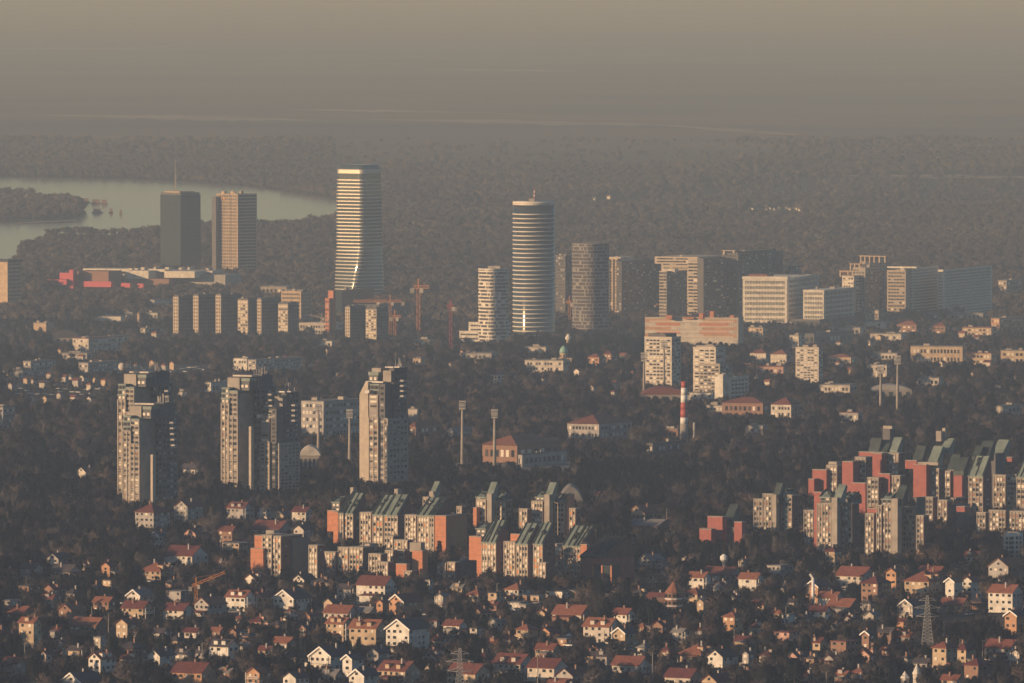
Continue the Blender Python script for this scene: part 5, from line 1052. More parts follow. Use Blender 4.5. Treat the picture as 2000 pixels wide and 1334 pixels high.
# ---- more houses half hidden by the trees between them
def fillers():
    rr = random.Random(21); WN = dict(offwhite='pale', white='white', tan='tan', greyw='grey', brownw='bare brick', orangew='orange', pink='pinkish'); RN = dict(roof_o='orange', roof_m='maroon', roof_d='dark', roof_g='grey')
    n = 0; tries = 0
    while n < 95 and tries < 6000:
        tries += 1; py = rr.triangular(1040, 1345, 1240); px = rr.uniform(-5, 2005)
        if py < 1105: continue
        k = (py-HR)/1500; w = rr.uniform(26, 58)*k; hh = w*rr.uniform(.5, .8); x0, x1, y0 = px-w/2, px+w/2, py-hh
        if any(x0 < r[1]-1 and x1 > r[0]+1 and y0 < r[3]+9 and py > r[2]-2 for r in RECT): continue
        if inpoly(np.array([px]), np.array([py]), [(1740, 1270), (1870, 1205), (2010, 1196), (2010, 1245), (1880, 1270)])[0]: continue
        wl = rr.choices(('offwhite', 'white', 'tan', 'greyw', 'brownw', 'orangew', 'pink'), (1, .4, 3, 5, 5, .6, 1))[0]; rf = rr.choices(('roof_o', 'roof_m', 'roof_d', 'roof_g'), (3, 6, 4, 1))[0]; kd = rr.choices('GRHF', (3, 6, 3, 1))[0]
        D = gndD(px, py); X = Xpx(px, py, D); j = min(range(len(HOUSES)), key=lambda i: (HOUSES[i][0]-X)**2+((HOUSES[i][1]-D)*.5)**2 if i < NH else 1e18); nk = ' '.join(HOUSES[j][2].split()[:6])
        dx, dy = X-HOUSES[j][0], (D-HOUSES[j][1])*.5; rel = ('right of' if dx > 0 else 'left of') if abs(dx) > abs(dy) else ('behind' if dy > 0 else 'below')
        lb = '%s %s house with %s roof %s the %s' % ('half-hidden', WN[wl], RN[rf], rel, nk); m0 = len(RECT)
        house(x0, x1, y0, py, kd, wl, rf, lb, opts=rr.choice(('', 'x', 'd', 't', 'dx', 'b')) if kd != 'F' else '', nick='%s house %s the %s' % (WN[wl], rel, nk)); n += 1
        q = RECT[-1]; RECT[-1] = (q[0]+w*.15, q[1]-w*.15, q[2], q[3]-hh*.3, q[4])
NH = len(HOUSES); fillers()
# ---- turreted villa, water tower, flue, white round house, chapel towers
def turret():
    D = gndD(1316, 1200); x = Xpx(1316, 1200, D); z = float(zg(x, D)); h = Zrow(1135, D)-z; r = 36*D/F/2
    t = thing('turret_villa', 'brick villa with round turret and conical orange roof', 'house', (x, D, z)); protect(1297, 1337, 1135, 1192, D); FOOT.append((x, D, 9)); HOUSES.append((x, D, 'brick turret villa'))
    b = MB(); b.lathe([(r*.8, -1), (r*.8, h*.68)], n=10); b.build('turret_wall', M['brownw'], t)
    b = MB(); b.lathe([(r*1.02, h*.66), (.15, h)], n=10); b.build('roof', M['roof_o'], t)
    for j in range(3):
        b = MB(); b.lathe([(r*.98, h*(.04+.21*j)), (r*.98, h*(.07+.21*j))], n=10); b.build('balcony', M['whitepaint'], t)
        for i in range(6):
            a = 2*math.pi*(i+.5)/10+math.pi; b = MB(); b.box(-.6, .6, -.2, 0, 0, 1.5); o = b.build('window', M['glass'], t); rr = r*.8; o.location = (rr*math.cos(a)*.96, rr*math.sin(a)*.96, h*(.10+.21*j)); o.rotation_euler.z = a+math.pi/2
    b = MB(); b.box(-r*2.2, -r*.5, 1, 9, -1, h*.5); b.build('wing', M['brownw'], t)
turret()
def special(name, label, cat, px, yg, yt, yv, parts):
    D = gndD(px, yg); x = Xpx(px, yg, D); z = float(zg(x, D)); h = Zrow(yt, D)-z; k = D/F
    t = thing(name, label, cat, (x, D, z)); protect(px-14, px+14, yt, yv, D); FOOT.append((x, D, 6)); parts(t, h, k); HOUSES.append((x, D, label.split(' with ')[0].split(' at ')[0])); return t
def wt(t, h, k):
    b = MB(); b.lathe([(1.3, -1), (1.0, h*.6)], n=10); b.build('shaft', M['offwhite'], t, smooth=True); b = MB(); b.lathe([(1.0, h*.58), (1.9, h*.68), (1.9, h*.88), (.5, h)], n=12); b.build('tank', M['whitepaint'], t)
special('water_tower', 'small white water tower with swollen head, upper right', 'water tower', 1414, 1118, 1082, 1108, wt)
def flue(t, h, k):
    b = MB(); b.lathe([(.75, -1), (.75, h*.86)], n=10); b.build('pipe', M['whitepaint'], t, smooth=True); b = MB(); b.bar((0, 0, h*.85), (-1.6, 0, h), 1.3); b.build('bent_top', M['whitepaint'], t); b = MB(); b.box(-1, 1, -1, 1, -1, 1.5); b.build('base', M['concrete'], t)
special('white_flue', 'tall white flue pipe with bent top beside the orange gabled house', 'chimney', 1588, 1184, 1121, 1176, flue)
def chapel(t, h, k):
    for dx, f in ((-2.8, .72), (2.0, 1.0)):
        b = MB(); b.lathe([(1.6, -1), (1.6, h*f*.62)], (dx, 0), 8); b.build('tower', M['offwhite'], t); b = MB(); b.lathe([(2.0, h*f*.6), (.1, h*f)], (dx, 0), 8); b.build('spire', M['white'], t)
        b = MB(); b.box(dx-.4, dx+.4, -1.75, -1.4, h*f*.3, h*f*.48); b.build('window', M['glass'], t)
special('chapel', 'little white chapel with two pointed towers at the bottom right', 'chapel', 1781, 1345, 1297, 1335, chapel)
def rnd(t, h, k):
    r = 17*k; b = MB(); b.lathe([(r, -1), (r, h-.3)], n=16); b.build('wall', M['white'], t, smooth=True)
    b = MB(); b.box(-r*1.2, -r*.2, -r*.9, r, -1, h*.86); b.build('wing', M['offwhite'], t)
    for j in range(6):
        b = MB(); b.box(-r*1.25, -r*.35, -r*1.15, -r*.85, h*(.05+.135*j), h*(.08+.135*j)); b.build('balcony', M['white'], t)
        for i in range(2): b = MB(); b.box(-r*1.0+i*r*.38, -r*.78+i*r*.38, -r*.93, -r*.86, h*(.08+.135*j), h*(.155+.135*j)); b.build('window', M['glass'], t)
        for i in range(3):
            a = math.pi*(1.42+.16*i); b = MB(); b.box(-.6, .6, -.15, .1, 0, 1.5); o = b.build('window', M['glass'], t); o.location = (r*math.cos(a), r*math.sin(a), h*(.09+.135*j)); o.rotation_euler.z = a+math.pi/2
    b = MB(); b.lathe([(r*1.04, h-.4), (r*1.04, h)], n=16); b.build('roof', M['roof_g'], t)
special('round_house', 'white rounded apartment house with stacked balconies at the right edge', 'apartment house', 1981, 1104, 1037, 1094, rnd)
def church(t, h, k):
    b = MB(); b.box(-12, 14, -6, 8, -1, h*.42); b.build('nave', M['tan'], t); b = MB(); b.lathe([(3.6, h*.4), (3.6, h*.66)], (0, 0), 14); b.build('drum', M['tan'], t, smooth=True)
    b = MB(); b.lathe([(4.0, h*.65), (3.9, h*.74), (3.1, h*.86), (1.7, h*.95), (.3, h)], (0, 0), 16); b.build('dome', M['dome'], t, smooth=True)
    for i in range(8): a = 2*math.pi*i/8; b = MB(); b.box(-.5, .5, -.2, .1, 0, 2.2); o = b.build('window', M['glass'], t); o.location = (3.6*math.cos(a), 3.6*math.sin(a), h*.46); o.rotation_euler.z = a+math.pi/2
special('domed_church', 'tan church with pale green dome in the middle distance', 'church', 1101, 716, 675, 704, church)
def obs(t, h, k):
    b = MB(); b.lathe([(2.0, -1), (1.7, h*.8)], n=8); b.build('shaft', M['tan'], t); b = MB(); b.lathe([(2.6, h*.72), (3.2, h*.82), (1.0, h)], n=10); b.build('cap', M['white'], t)
special('belvedere', 'pale capped belvedere rising from trees above the green dome', 'tower', 1110, 694, 652, 672, obs)

# ------------------------------------------------------------------ middle distance buildings
def mid(label, xl, xc, xr, yt, yb, wall, roof='roof_g', nl=6, nz=2, nr=4, phi=25, kind='F', ws=BR, group='middle distance buildings', yv=None, cat='building'):
    b = Bld('low_building', label, cat, xc, yb+4, group, phi, yvis=yv or yb-1)
    g = b.box('wall', wall, xl, xc, xr, yt if kind == 'F' else yt+(yb-yt)*.35)
    if nl: b.windows(g, 'L', nl, nz, ws, .55, .45, single=False, t=.2)
    if nr: b.windows(g, 'R', nr, nz, ws, .55, .45, single=False, t=.2)
    if kind == 'F': b.box('roof', roof, xl-.5, xc+.4, xr+.4, yt-.8, yt+.5, dD=-.5); b.roofbits(g, 2, 'concrete', 2.2)
    else:
        f = b.foot(g); c = np.mean(f, 0); z1 = g['z1']; zt = b.zrow(yt); o = [(c[0]+(p[0]-c[0])*1.06, c[1]+(p[1]-c[1])*1.06) for p in f]
        A, Bd = g['A'], g['B']; long_ = g['d1'] if A >= Bd else g['d2']; L = abs(A-Bd)*.45
        q = MB(); q.v = [(*p, z1-.2) for p in o]+[(c[0]-long_[0]*L, c[1]-long_[1]*L, zt), (c[0]+long_[0]*L, c[1]+long_[1]*L, zt)]
        q.f = [(0, 1, 5, 4), (1, 2, 5), (2, 3, 4, 5), (3, 0, 4)] if A >= Bd else [(0, 1, 4), (1, 2, 5, 4), (2, 3, 5), (3, 0, 4, 5)]
        q.f.append((3, 2, 1, 0)); q.build('roof', M[roof], b.root)
    return b
for a in (
 ('grey institute with lit end and red roof strip at left', 141, 173, 236, 661, 686, 'offwhite', 'roof_m', 6, 3, 12, 30),
 ('pale roofline block above the grey institute', 200, 214, 256, 657, 668, 'offwhite', 'roof_g', 2, 1, 6, 30),
 ('pale building in conifers left of the six towers', 274, 284, 318, 641, 653, 'concrete', 'roof_g', 2, 2, 6, 30),
 ('cream low warehouse left of the six towers', 184, 236, 244, 618, 627, 'white', 'roof_g', 0, 1, 0, 12),
 ('twin cream roof boxes above the cream warehouse', 243, 258, 262, 610, 618, 'white', 'roof_g', 0, 1, 0, 12),
 ('small cream works building with short tower near the six towers', 284, 308, 314, 611, 622, 'white', 'roof_g', 3, 1, 0, 12),
 ('orange-topped slim tower beside the cream works', 268, 272, 275, 612, 634, 'tan', 'roof_o', 0, 1, 0, 20),
 ('grey institutional block in dark trees near left edge', 45, 60, 106, 706, 732, 'greyw', 'roof_g', 3, 3, 12, 30),
 ('second grey institutional block right of the first, left side', 153, 172, 233, 709, 727, 'greyw', 'roof_g', 3, 2, 10, 30),
 ('large grey windowed building cut by the left edge', -20, 6, 27, 795, 838, 'greyw', 'roof_d', 4, 4, 4, 20),
 ('low white flat building left of the middle tower pair', 400, 412, 456, 747, 766, 'white', 'roof_g', 2, 1, 6, 30),
 ('white strip roof peeping above trees left of the middle towers', 346, 364, 370, 765, 772, 'white', 'roof_g', 0, 1, 0, 15),
 ('sunlit white block with long grey wing above the middle towers', 455, 482, 494, 700, 722, 'white', 'roof_g', 5, 2, 2, 24),
 ('long grey school wing right of the sunlit white block', 484, 500, 590, 703, 722, 'greyw', 'roof_g', 2, 3, 16, 30),
 ('round-cornered pavilion in trees at upper left', 65, 90, 106, 631, 647, 'tan', 'roof_g', 0, 1, 0, 25),
 ('long white low building under the green dome', 1025, 1100, 1112, 704, 724, 'offwhite', 'roof_g', 12, 2, 2, 16),
 ('big pale hall behind the floodlight mast, left of the single tower', 588, 632, 706, 784, 852, 'greyw', 'roof_g', 6, 5, 10, 32),
 ('plain white block right of the single tower', 797, 815, 819, 799, 824, 'offwhite', 'roof_g', 0, 1, 0, 15),
 ('long low grey stand by the stadium', 1012, 1020, 1108, 888, 910, 'greyw', 'roof_d', 2, 1, 9, 25),
 ('cream low building among red sheds right of the chimney', 1379, 1413, 1420, 792, 803, 'offwhite', 'roof_g', 5, 1, 0, 15),
 ('white low block beside the chimney top', 1344, 1392, 1398, 767, 777, 'white', 'roof_g', 6, 1, 0, 14),
 ('cream low terrace building left of the right masts', 1692, 1732, 1740, 713, 737, 'offwhite', 'roof_g', 7, 2, 2, 16),
 ('broad beige hall at right under the long slab', 1779, 1880, 1890, 677, 708, 'tan', 'roof_g', 14, 2, 2, 14),
 ('beige hall cut by the right edge', 1955, 2010, 2020, 685, 708, 'tan', 'roof_g', 6, 2, 0, 14),
 ('brownish orange building near the right edge', 1936, 1952, 2004, 622, 647, 'orangew', 'roof_g', 3, 3, 8, 28),
 ('cream cube in front of the white office podium', 1542, 1560, 1572, 655, 680, 'offwhite', 'roof_g', 3, 3, 2, 24),
 ('long dark green-roofed hall below the white offices', 1572, 1590, 1670, 652, 672, 'dark_shadeconc', 'copperdark', 2, 1, 10, 25),
 ('pale low shed at far right below the bare slope', 1943, 1960, 2004, 793, 808, 'offwhite', 'roof_g', 2, 1, 5, 26),
 ('dark grey depot in bare trees right of the stadium', 1262, 1275, 1340, 866, 884, 'dark_shadeconc', 'roof_d', 2, 1, 8, 28),
 ('little beige pump house right of the small grey stand', 806, 822, 832, 700, 712, 'tan', 'roof_g', 3, 1, 0, 20),
 ('hazy block far right behind the long slab', 1950, 1966, 1998, 548, 572, 'concrete', 'roof_g', 3, 3, 5, 28)): mid(*a)
for a in (
 ('two-storey red-hipped school above the stadium, right of centre', 1108, 1170, 1236, 812, 856, 'greyw', 'roof_o', 9, 2, 8, 30),
 ('long low red-roofed pavilion beside the stadium', 942, 1010, 1096, 852, 900, 'brownw', 'roof_o', 6, 1, 6, 30),
 ('small orange-lit roof behind the long stadium pavilion', 1034, 1062, 1088, 848, 868, 'orangew', 'roof_o', 3, 1, 2, 30),
 ('red-roofed house just right of the single concrete tower', 800, 812, 862, 823, 848, 'brownw', 'roof_o', 2, 1, 6, 26),
 ('grey roof shed between the stadium masts', 870, 884, 928, 836, 850, 'greyw', 'roof_g', 2, 1, 6, 26),
 ('long red-roofed factory shed right of the chimney', 1411, 1490, 1512, 777, 806, 'brownw', 'roof_o', 8, 1, 2, 22),
 ('red hip-roofed house at the right end of the factory sheds', 1506, 1545, 1570, 777, 814, 'offwhite', 'roof_o', 6, 2, 4, 26),
 ('row house with cream walls and red roof below the white offices', 1465, 1496, 1508, 681, 706, 'offwhite', 'roof_o', 5, 2, 2, 22),
 ('second red-roofed cream row house left of the lone pale tower', 1505, 1536, 1552, 683, 708, 'offwhite', 'roof_o', 5, 2, 2, 22),
 ('long red roof right of the lone pale tower', 1614, 1662, 1676, 692, 708, 'tan', 'roof_o', 8, 1, 2, 20),
 ('red-roofed house at right below the hazy slab', 1752, 1790, 1802, 627, 648, 'brownw', 'roof_o', 4, 2, 2, 24),
 ('second red-roofed house at right below the hazy slab', 1812, 1846, 1856, 630, 650, 'brownw', 'roof_o', 4, 2, 2, 24),
 ('red house cluster roof right of the green dome', 1146, 1170, 1184, 690, 712, 'orangew', 'roof_o', 3, 2, 2, 26),
 ('reddish house behind the roofs right of the green dome', 1172, 1194, 1206, 684, 704, 'brownw', 'roof_m', 3, 2, 2, 26),
 ('white house with red gable in the central bare wood', 953, 972, 986, 724, 746, 'white', 'roof_m', 3, 2, 2, 30),
 ('small beige house in woods below the white low building', 1190, 1206, 1216, 742, 760, 'tan', 'roof_o', 2, 2, 2, 28)): mid(*a, kind='H')
# many small roofs and cars glinting in the left middle distance
spots = [(10, 744), (24, 760), (36, 752), (52, 746), (66, 748), (84, 755), (98, 738), (110, 752), (126, 744), (140, 738), (150, 752), (164, 746), (176, 758), (186, 744), (205, 750), (66, 784), (92, 786), (118, 778), (143, 782), (178, 788),
         (250, 716), (268, 718), (300, 716), (322, 720), (340, 719), (118, 690), (160, 702), (52, 684), (20, 672), (305, 660), (520, 716), (556, 708), (610, 716), (640, 702), (668, 712), (700, 694), (730, 700), (850, 702), (880, 716), (905, 696), (930, 712), (1010, 742), (1062, 748),
         (1130, 734), (1218, 702), (1236, 736), (790, 700), (640, 690), (660, 734), (1640, 716), (1660, 730), (1840, 716), (1860, 700), (1820, 730), (1900, 736), (1930, 716), (1880, 660), (1910, 668), (1720, 664), (1700, 676), (1660, 660), (1640, 676), (1480, 740), (1500, 752), (1510, 726), (1460, 722), (1950, 758), (1985, 740), (820, 748), (770, 742), (1160, 766), (1200, 772), (440, 650), (300, 690)]
side = lambda px: 'far left' if px < 250 else 'left' if px < 600 else 'centre' if px < 1250 else 'right' if px < 1750 else 'far right'
for i, (px, py) in enumerate(spots):
    w = R.uniform(11, 19); kd = R.choice('GRHG'); wl = R.choice(('offwhite', 'white', 'tan', 'greyw', 'greyw', 'tan')); rr = R.choice(('roof_o', 'roof_m', 'roof_d', 'roof_o'))
    lb = 'small %s house under %s roof in the %s distant woods' % ({'offwhite': 'pale', 'white': 'white', 'tan': 'tan', 'greyw': 'grey', 'orangew': 'orange'}[wl], {'roof_o': 'an orange', 'roof_m': 'a maroon', 'roof_d': 'a dark'}[rr], side(px))
    house(px-w/2, px+w/2, py-w*.75, py+3, kd, wl, rr, lb, det=False, opts='n', group='small distant houses '+side(px))
for a in (
 ('flat pale roof strip left of the broad beige hall', 1700, 1760, 1772, 652, 664, 'offwhite', 'roof_g', 8, 1, 2, 14), ('long grey depot under the hazy slab', 1810, 1920, 1934, 612, 622, 'greyw', 'roof_g', 12, 1, 2, 12),
 ('low tan works behind the brownish orange building', 1880, 1936, 1948, 640, 654, 'tan', 'roof_o', 7, 2, 2, 16), ('white kiosk row right of the smaller white office', 1690, 1730, 1740, 628, 638, 'white', 'roof_g', 5, 1, 1, 14),
 ('grey sheds below the smaller white office', 1620, 1680, 1694, 640, 652, 'greyw', 'roof_g', 7, 1, 2, 14), ('cream strip building right of the long red roof', 1690, 1752, 1764, 690, 702, 'offwhite', 'roof_g', 8, 1, 2, 14),
 ('tan block between the beige halls at right', 1898, 1936, 1948, 690, 710, 'tan', 'roof_o', 5, 2, 2, 18), ('pale shed under the right masts', 1790, 1834, 1846, 738, 752, 'offwhite', 'roof_g', 5, 1, 2, 16),
 ('low reddish hall left of the lone pale tower', 1476, 1530, 1544, 716, 730, 'pink', 'roof_o', 6, 1, 2, 16), ('flat white school strip below the lone pale tower', 1600, 1660, 1676, 752, 765, 'offwhite', 'roof_g', 8, 1, 2, 16),
 ('grey garages in bare trees left of the dome church', 900, 960, 976, 690, 700, 'greyw', 'roof_g', 7, 1, 2, 14), ('pale low clinic in front of the round tower', 1020, 1066, 1078, 678, 690, 'offwhite', 'roof_g', 6, 1, 2, 16),
 ('tan low shop row right of the close pair of towers', 795, 838, 848, 664, 674, 'tan', 'roof_g', 6, 1, 1, 14), ('white canteen under the close pair of towers', 615, 648, 658, 666, 676, 'white', 'roof_g', 4, 1, 1, 14),
 ('grey long shed above the second institutional block', 120, 170, 186, 690, 700, 'greyw', 'roof_g', 6, 1, 2, 16), ('pale low row at the left edge above the cars', 4, 44, 56, 724, 736, 'offwhite', 'roof_g', 5, 1, 1, 16),
 ('dim warehouse right of the shopping centre', 508, 560, 576, 560, 572, 'concrete', 'roof_g', 6, 1, 2, 14), ('cream depot left of the six towers, farther back', 290, 330, 342, 586, 594, 'white', 'roof_g', 0, 1, 0, 14),
 ('tan apartment house below the striped building', 1462, 1490, 1500, 640, 662, 'tan', 'roof_g', 4, 4, 2, 22), ('grey apartment house behind the green-roofed hall', 1690, 1716, 1728, 606, 626, 'concrete', 'roof_g', 4, 4, 2, 24),
 ('low brick boiler house beside the chimney foot', 1292, 1324, 1334, 838, 854, 'brownw', 'roof_g', 3, 1, 1, 20), ('pale changing rooms behind the second floodlight mast', 990, 1030, 1040, 876, 888, 'offwhite', 'roof_g', 5, 1, 1, 18),
 ('white pavilion among bare trees right of the chimney', 1450, 1490, 1502, 832, 846, 'greyw', 'roof_g', 5, 1, 2, 20), ('grey club house at the foot of the bare slope, right', 1640, 1676, 1690, 806, 820, 'greyw', 'roof_m', 4, 1, 2, 22)): mid(*a)
# far settlement across the river and houseboats
for i in range(16):
    px = 1458+i*7+R.uniform(-2, 2); py = 411+R.uniform(-3, 3)
    house(px-4, px+4, py-7, py, R.choice('GR'), 'white', R.choice(('roof_o', 'roof_g')), 'tiny white house of the far village beyond the river, right half', det=False, opts='n', group='far village houses')
for px, py in ((1160, 392), (1190, 388), (1690, 414), (1712, 416), (1830, 425), (860, 385), (935, 388)):
    house(px-5, px+5, py-7, py, 'R', 'white', 'roof_g', 'tiny lone pale farmhouse scattered on the plain beyond the river', det=False, opts='n', group='lone farmhouses')
def boat(px, py, n, label):
    D = gndD(px, py); x = Xpx(px, py, D); r = thing('houseboat', label, 'boat', (x, D, .4), 0, 'houseboats on the river'); k = D/F; L = n*k/2
    b = MB(); b.prism([(-L, -3), (L*.8, -3), (L, 0), (L*.8, 3), (-L, 3)], 0, 2.2); b.build('hull', M['dark_shadeconc'], r)
    b = MB(); b.box(-L*.7, L*.6, -2.5, 2.5, 2.1, 6.5); b.build('cabin', M['brownw'], r); b = MB(); b.box(-L*.8, L*.7, -3, 3, 6.4, 7.0); b.build('roof', M['roof_d'], r)
for a in ((188, 398, 22, 'dark houseboat lying off the island tip, upper row'), (204, 399, 14, 'smaller dark houseboat right of the upper one'), (190, 416, 22, 'dark houseboat in the lower row off the island'), (217, 416, 8, 'small boat right of the lower houseboat'), (236, 419, 6, 'tiny boat farther right on the river'), (168, 396, 16, 'houseboat touching the island tip')): boat(*a)

# ------------------------------------------------------------------ parked cars
_c = MB(); _c.prism([(-2.1, -.85), (2.1, -.85), (2.1, .85), (-2.1, .85)], .3, .85); CAR_B = _c.mesh('car_body', M['carpaint'])
_c = MB(); k_ = len(_c.v); _c.v = [(-1.7, -.8, .85), (1.2, -.8, .85), (1.2, .8, .85), (-1.7, .8, .85), (-1.3, -.65, 1.42), (.5, -.65, 1.42), (.5, .65, 1.42), (-1.3, .65, 1.42)]
_c.f = [(0, 1, 5, 4), (1, 2, 6, 5), (2, 3, 7, 6), (3, 0, 4, 7), (4, 5, 6, 7)]; CAR_C = _c.mesh('car_cabin', M['glass'])
_c = MB(); _c.prism([(.32*math.cos(a*.785), .32*math.sin(a*.785)) for a in range(8)], -.1, .1); CAR_W = _c.mesh('car_wheel', M['rubber'])
def car(px, py, label, group):
    D = gndD(px, py); x = Xpx(px, py, D); z = float(zg(x, D)); t = thing('parked_car', label, 'car', (x, D, z+.02), R.uniform(-.6, .9), group); protect(px-6, px+6, py-4, py, D)
    place(CAR_B, 'body', t); place(CAR_C, 'cabin', t)
    for sx in (-1.35, 1.35):
        for sy in (-.82, .82): w = place(CAR_W, 'wheel', t, (sx, sy, .32)); w.rotation_euler = (math.pi/2, 0, 0)
for i in range(26): car(250+i*6.2+R.uniform(-2, 2), 722+R.uniform(-6, 5), 'pale car in the long row parked behind the left tower pair', 'cars behind the left towers')
for i in range(18): car(30+i*10+R.uniform(-3, 3), 764+R.uniform(-5, 8), 'car glinting on the road at far left above the dark wood', 'cars on the far left road')

def near_nick(px, py):
    D = gndD(px, py); x = Xpx(px, py, D); j = min(range(NH), key=lambda i: (HOUSES[i][0]-x)**2+((HOUSES[i][1]-D)*.5)**2); dx, dy = x-HOUSES[j][0], (D-HOUSES[j][1])*.5
    return (('right of' if dx > 0 else 'left of') if abs(dx) > abs(dy) else ('behind' if dy > 0 else 'in front of'))+' the '+HOUSES[j][2]
for px, py in ((1010, 1193), (1046, 1179), (700, 1180), (826, 1202), (560, 1196), (455, 1197), (350, 1181), (396, 1210), (1110, 1262), (1164, 1262), (1226, 1270), (1402, 1310), (1470, 1160), (1650, 1153), (1700, 1190), (1893, 1201), (1904, 1176), (240, 1180), (292, 1137), (332, 1114), (882, 1244), (596, 1068), (420, 1066), (1240, 1112)):
    car(px, py, 'pale car parked '+near_nick(px, py), 'cars parked among the houses')
for i in range(4, NH, 8):
    hx_, hy_, nk = HOUSES[i]; px, py = topx(hx_+R.choice((-9, 9)), hy_-6, float(zg(hx_, hy_)))
    if 20 < px < 1980 and py > 980: pole('thin lamp post '+near_nick(px, py), px, py, py-R.uniform(34, 44))

# ------------------------------------------------------------------ trees
def sliver(V, Fc, c, d, L, w, rng):
    d = d/np.linalg.norm(d); s = np.cross(d, rng.normal(size=3)); s /= (np.linalg.norm(s)+1e-6); k = len(V)
    V += [tuple(c-s*w/2), tuple(c+s*w/2), tuple(c+d*L+s*w*.25), tuple(c+d*L-s*w*.25)]; Fc.append((k, k+1, k+2, k+3))
def limb_mesh(b, p0, p1, r0, r1, n=5):
    a = Vector(p0); c = Vector(p1); d = (c-a).normalized(); u = d.orthogonal().normalized(); w = d.cross(u); k = len(b.v)
    for q, r in ((a, r0), (c, r1)):
        for i in range(n): t = 2*math.pi*i/n; b.v.append(tuple(q+(u*math.cos(t)+w*math.sin(t))*r))
    for i in range(n): j = (i+1) % n; b.f.append((k+i, k+j, k+n+j, k+n+i))
def bare_tree(seed, h=1.0, spread=.38, nl=9, nt=420, tw=.024, tl=.13, m='twig'):
    """unit-height leafless tree: trunk mesh and crown of twigs"""
    rng = np.random.default_rng(seed); b = MB(); V = []; Fc = []
    limb_mesh(b, (0, 0, -.05), (0, 0, .3), .028, .02); top = np.array((rng.normal()*.03, rng.normal()*.03, .72)); limb_mesh(b, (0, 0, .3), top, .02, .006)
    tips = [(np.array((0, 0, .3)), top)]
    for i in range(nl):
        a = 2*math.pi*(i/nl)+rng.uniform(-.4, .4); z0 = rng.uniform(.2, .5); e = rng.uniform(.5, 1.0)*spread; p0 = np.array((0, 0, z0)); p1 = np.array((math.cos(a)*e, math.sin(a)*e, z0+rng.uniform(.18, .38)))
        limb_mesh(b, p0, p1, .011, .004, 4); tips.append((p0, p1))
        for q in range(2):
            m0 = p0+(p1-p0)*rng.uniform(.4, .8); p2 = m0+np.array((rng.normal()*.1, rng.normal()*.1, rng.uniform(.08, .22))); limb_mesh(b, m0, p2, .005, .002, 3); tips.append((m0, p2))
    for i in range(nt):
        p0, p1 = tips[rng.integers(len(tips))]; c = p0+(p1-p0)*rng.uniform(.55, 1.1)+rng.normal(size=3)*.05; d = (p1-p0)*.6+rng.normal(size=3)*.3+np.array((0, 0, .14))
        sliver(V, Fc, c, d, tl*rng.uniform(.5, 1.3), tw*rng.uniform(.6, 1.5), rng)
    me = bpy.data.meshes.new('crown'); me.from_pydata(V, [], Fc); me.materials.append(M[m]); return b.mesh('trunk', M['bark']), me
def conifer(seed, n=430, w=.2, broad=False):
    rng = np.random.default_rng(seed); b = MB(); V = []; Fc = []; limb_mesh(b, (0, 0, -.05), (0, 0, .95), .022, .004)
    for i in range(n):
        z = rng.uniform(.06, 1)**(1.0); r = w*(1-z)**(.8 if not broad else .45)*(.75+.5*rng.random())*(1 if not broad else min(1, z*5)); a = rng.uniform(0, 6.28); q = rng.uniform(.35, 1)
        c = np.array((math.cos(a)*r*q, math.sin(a)*r*q, z+.02)); d = np.array((math.cos(a), math.sin(a), -.35 if not broad else .2))+rng.normal(size=3)*.3
        sliver(V, Fc, c, d, .085*rng.uniform(.6, 1.2), .045*rng.uniform(.6, 1.3), rng)
    me = bpy.data.meshes.new('crown'); me.from_pydata(V, [], Fc); me.materials.append(M['needle']); return b.mesh('trunk', M['bark']), me
BARE = [bare_tree(s, spread=sp, nt=n, m=mm) for s, sp, n, mm in ((1, .42, 900, 'twig'), (2, .36, 800, 'twig_red'), (3, .50, 1050, 'twig_dark'), (4, .28, 640, 'twig'))]
CON = [conifer(11, 620, .20), conifer(12, 560, .15), conifer(13, 800, .30, True)]
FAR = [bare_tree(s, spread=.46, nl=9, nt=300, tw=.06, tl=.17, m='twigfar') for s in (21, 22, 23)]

rects = np.array(RECT); foots = np.array(FOOT)
def scatter(y0, y1, sp, seed):
    rng = np.random.default_rng(seed); P_ = []
    y = y0
    while y < y1:
        w = y/F*1000*1.10+30; n = int(2*w/sp); xs = np.linspace(-w, w, n)+rng.uniform(-.55, .55, n)*sp; P_.append(np.stack([xs, y+rng.uniform(-.55, .55, n)*sp], 1)); y += sp
    return np.concatenate(P_)
def clear(P_, h, cover=.10, rad=.3):
    """drop trees standing in buildings or hiding them"""
    x, y = P_[:, 0], P_[:, 1]; z = zg(x, y); px, py = topx(x, y, z); _, pt = topx(x, y, z+h); rp = h*rad/y*F; ok = np.ones(len(x), bool)
    for fx, fy, fr in foots: ok &= (np.abs(x-fx) > fr+1) | (np.abs(y-fy) > fr+1)
    for x0, x1, r0, r1, D in rects:
        hit = (y < D+1) & (px+rp > x0+2) & (px-rp < x1-2) & (pt < r1-cover*(r1-r0)) & (py > r0); ok &= ~hit
    return ok, px, py
def vnoise(x, y, s, seed):
    rng = np.random.default_rng(seed); t = np.zeros_like(x)
    for k in range(6):
        a = rng.uniform(0, 6.28); f = s*rng.uniform(.6, 1.8); t += np.sin((x*math.cos(a)+y*math.sin(a))*f+rng.uniform(0, 6.28))
    return t/3.0
CONZ = [(990, 1190, 1085, 1130), (1100, 1345, 925, 990), (330, 540, 640, 672), (60, 130, 930, 1010), (560, 700, 1170, 1300), (250, 330, 1190, 1260), (1380, 1450, 1110, 1150), (1500, 1580, 1130, 1180), (0, 330, 600, 660), (800, 1100, 905, 950), (1060, 1260, 690, 740), (150, 330, 1130, 1300), (1240, 1300, 1180, 1260)]
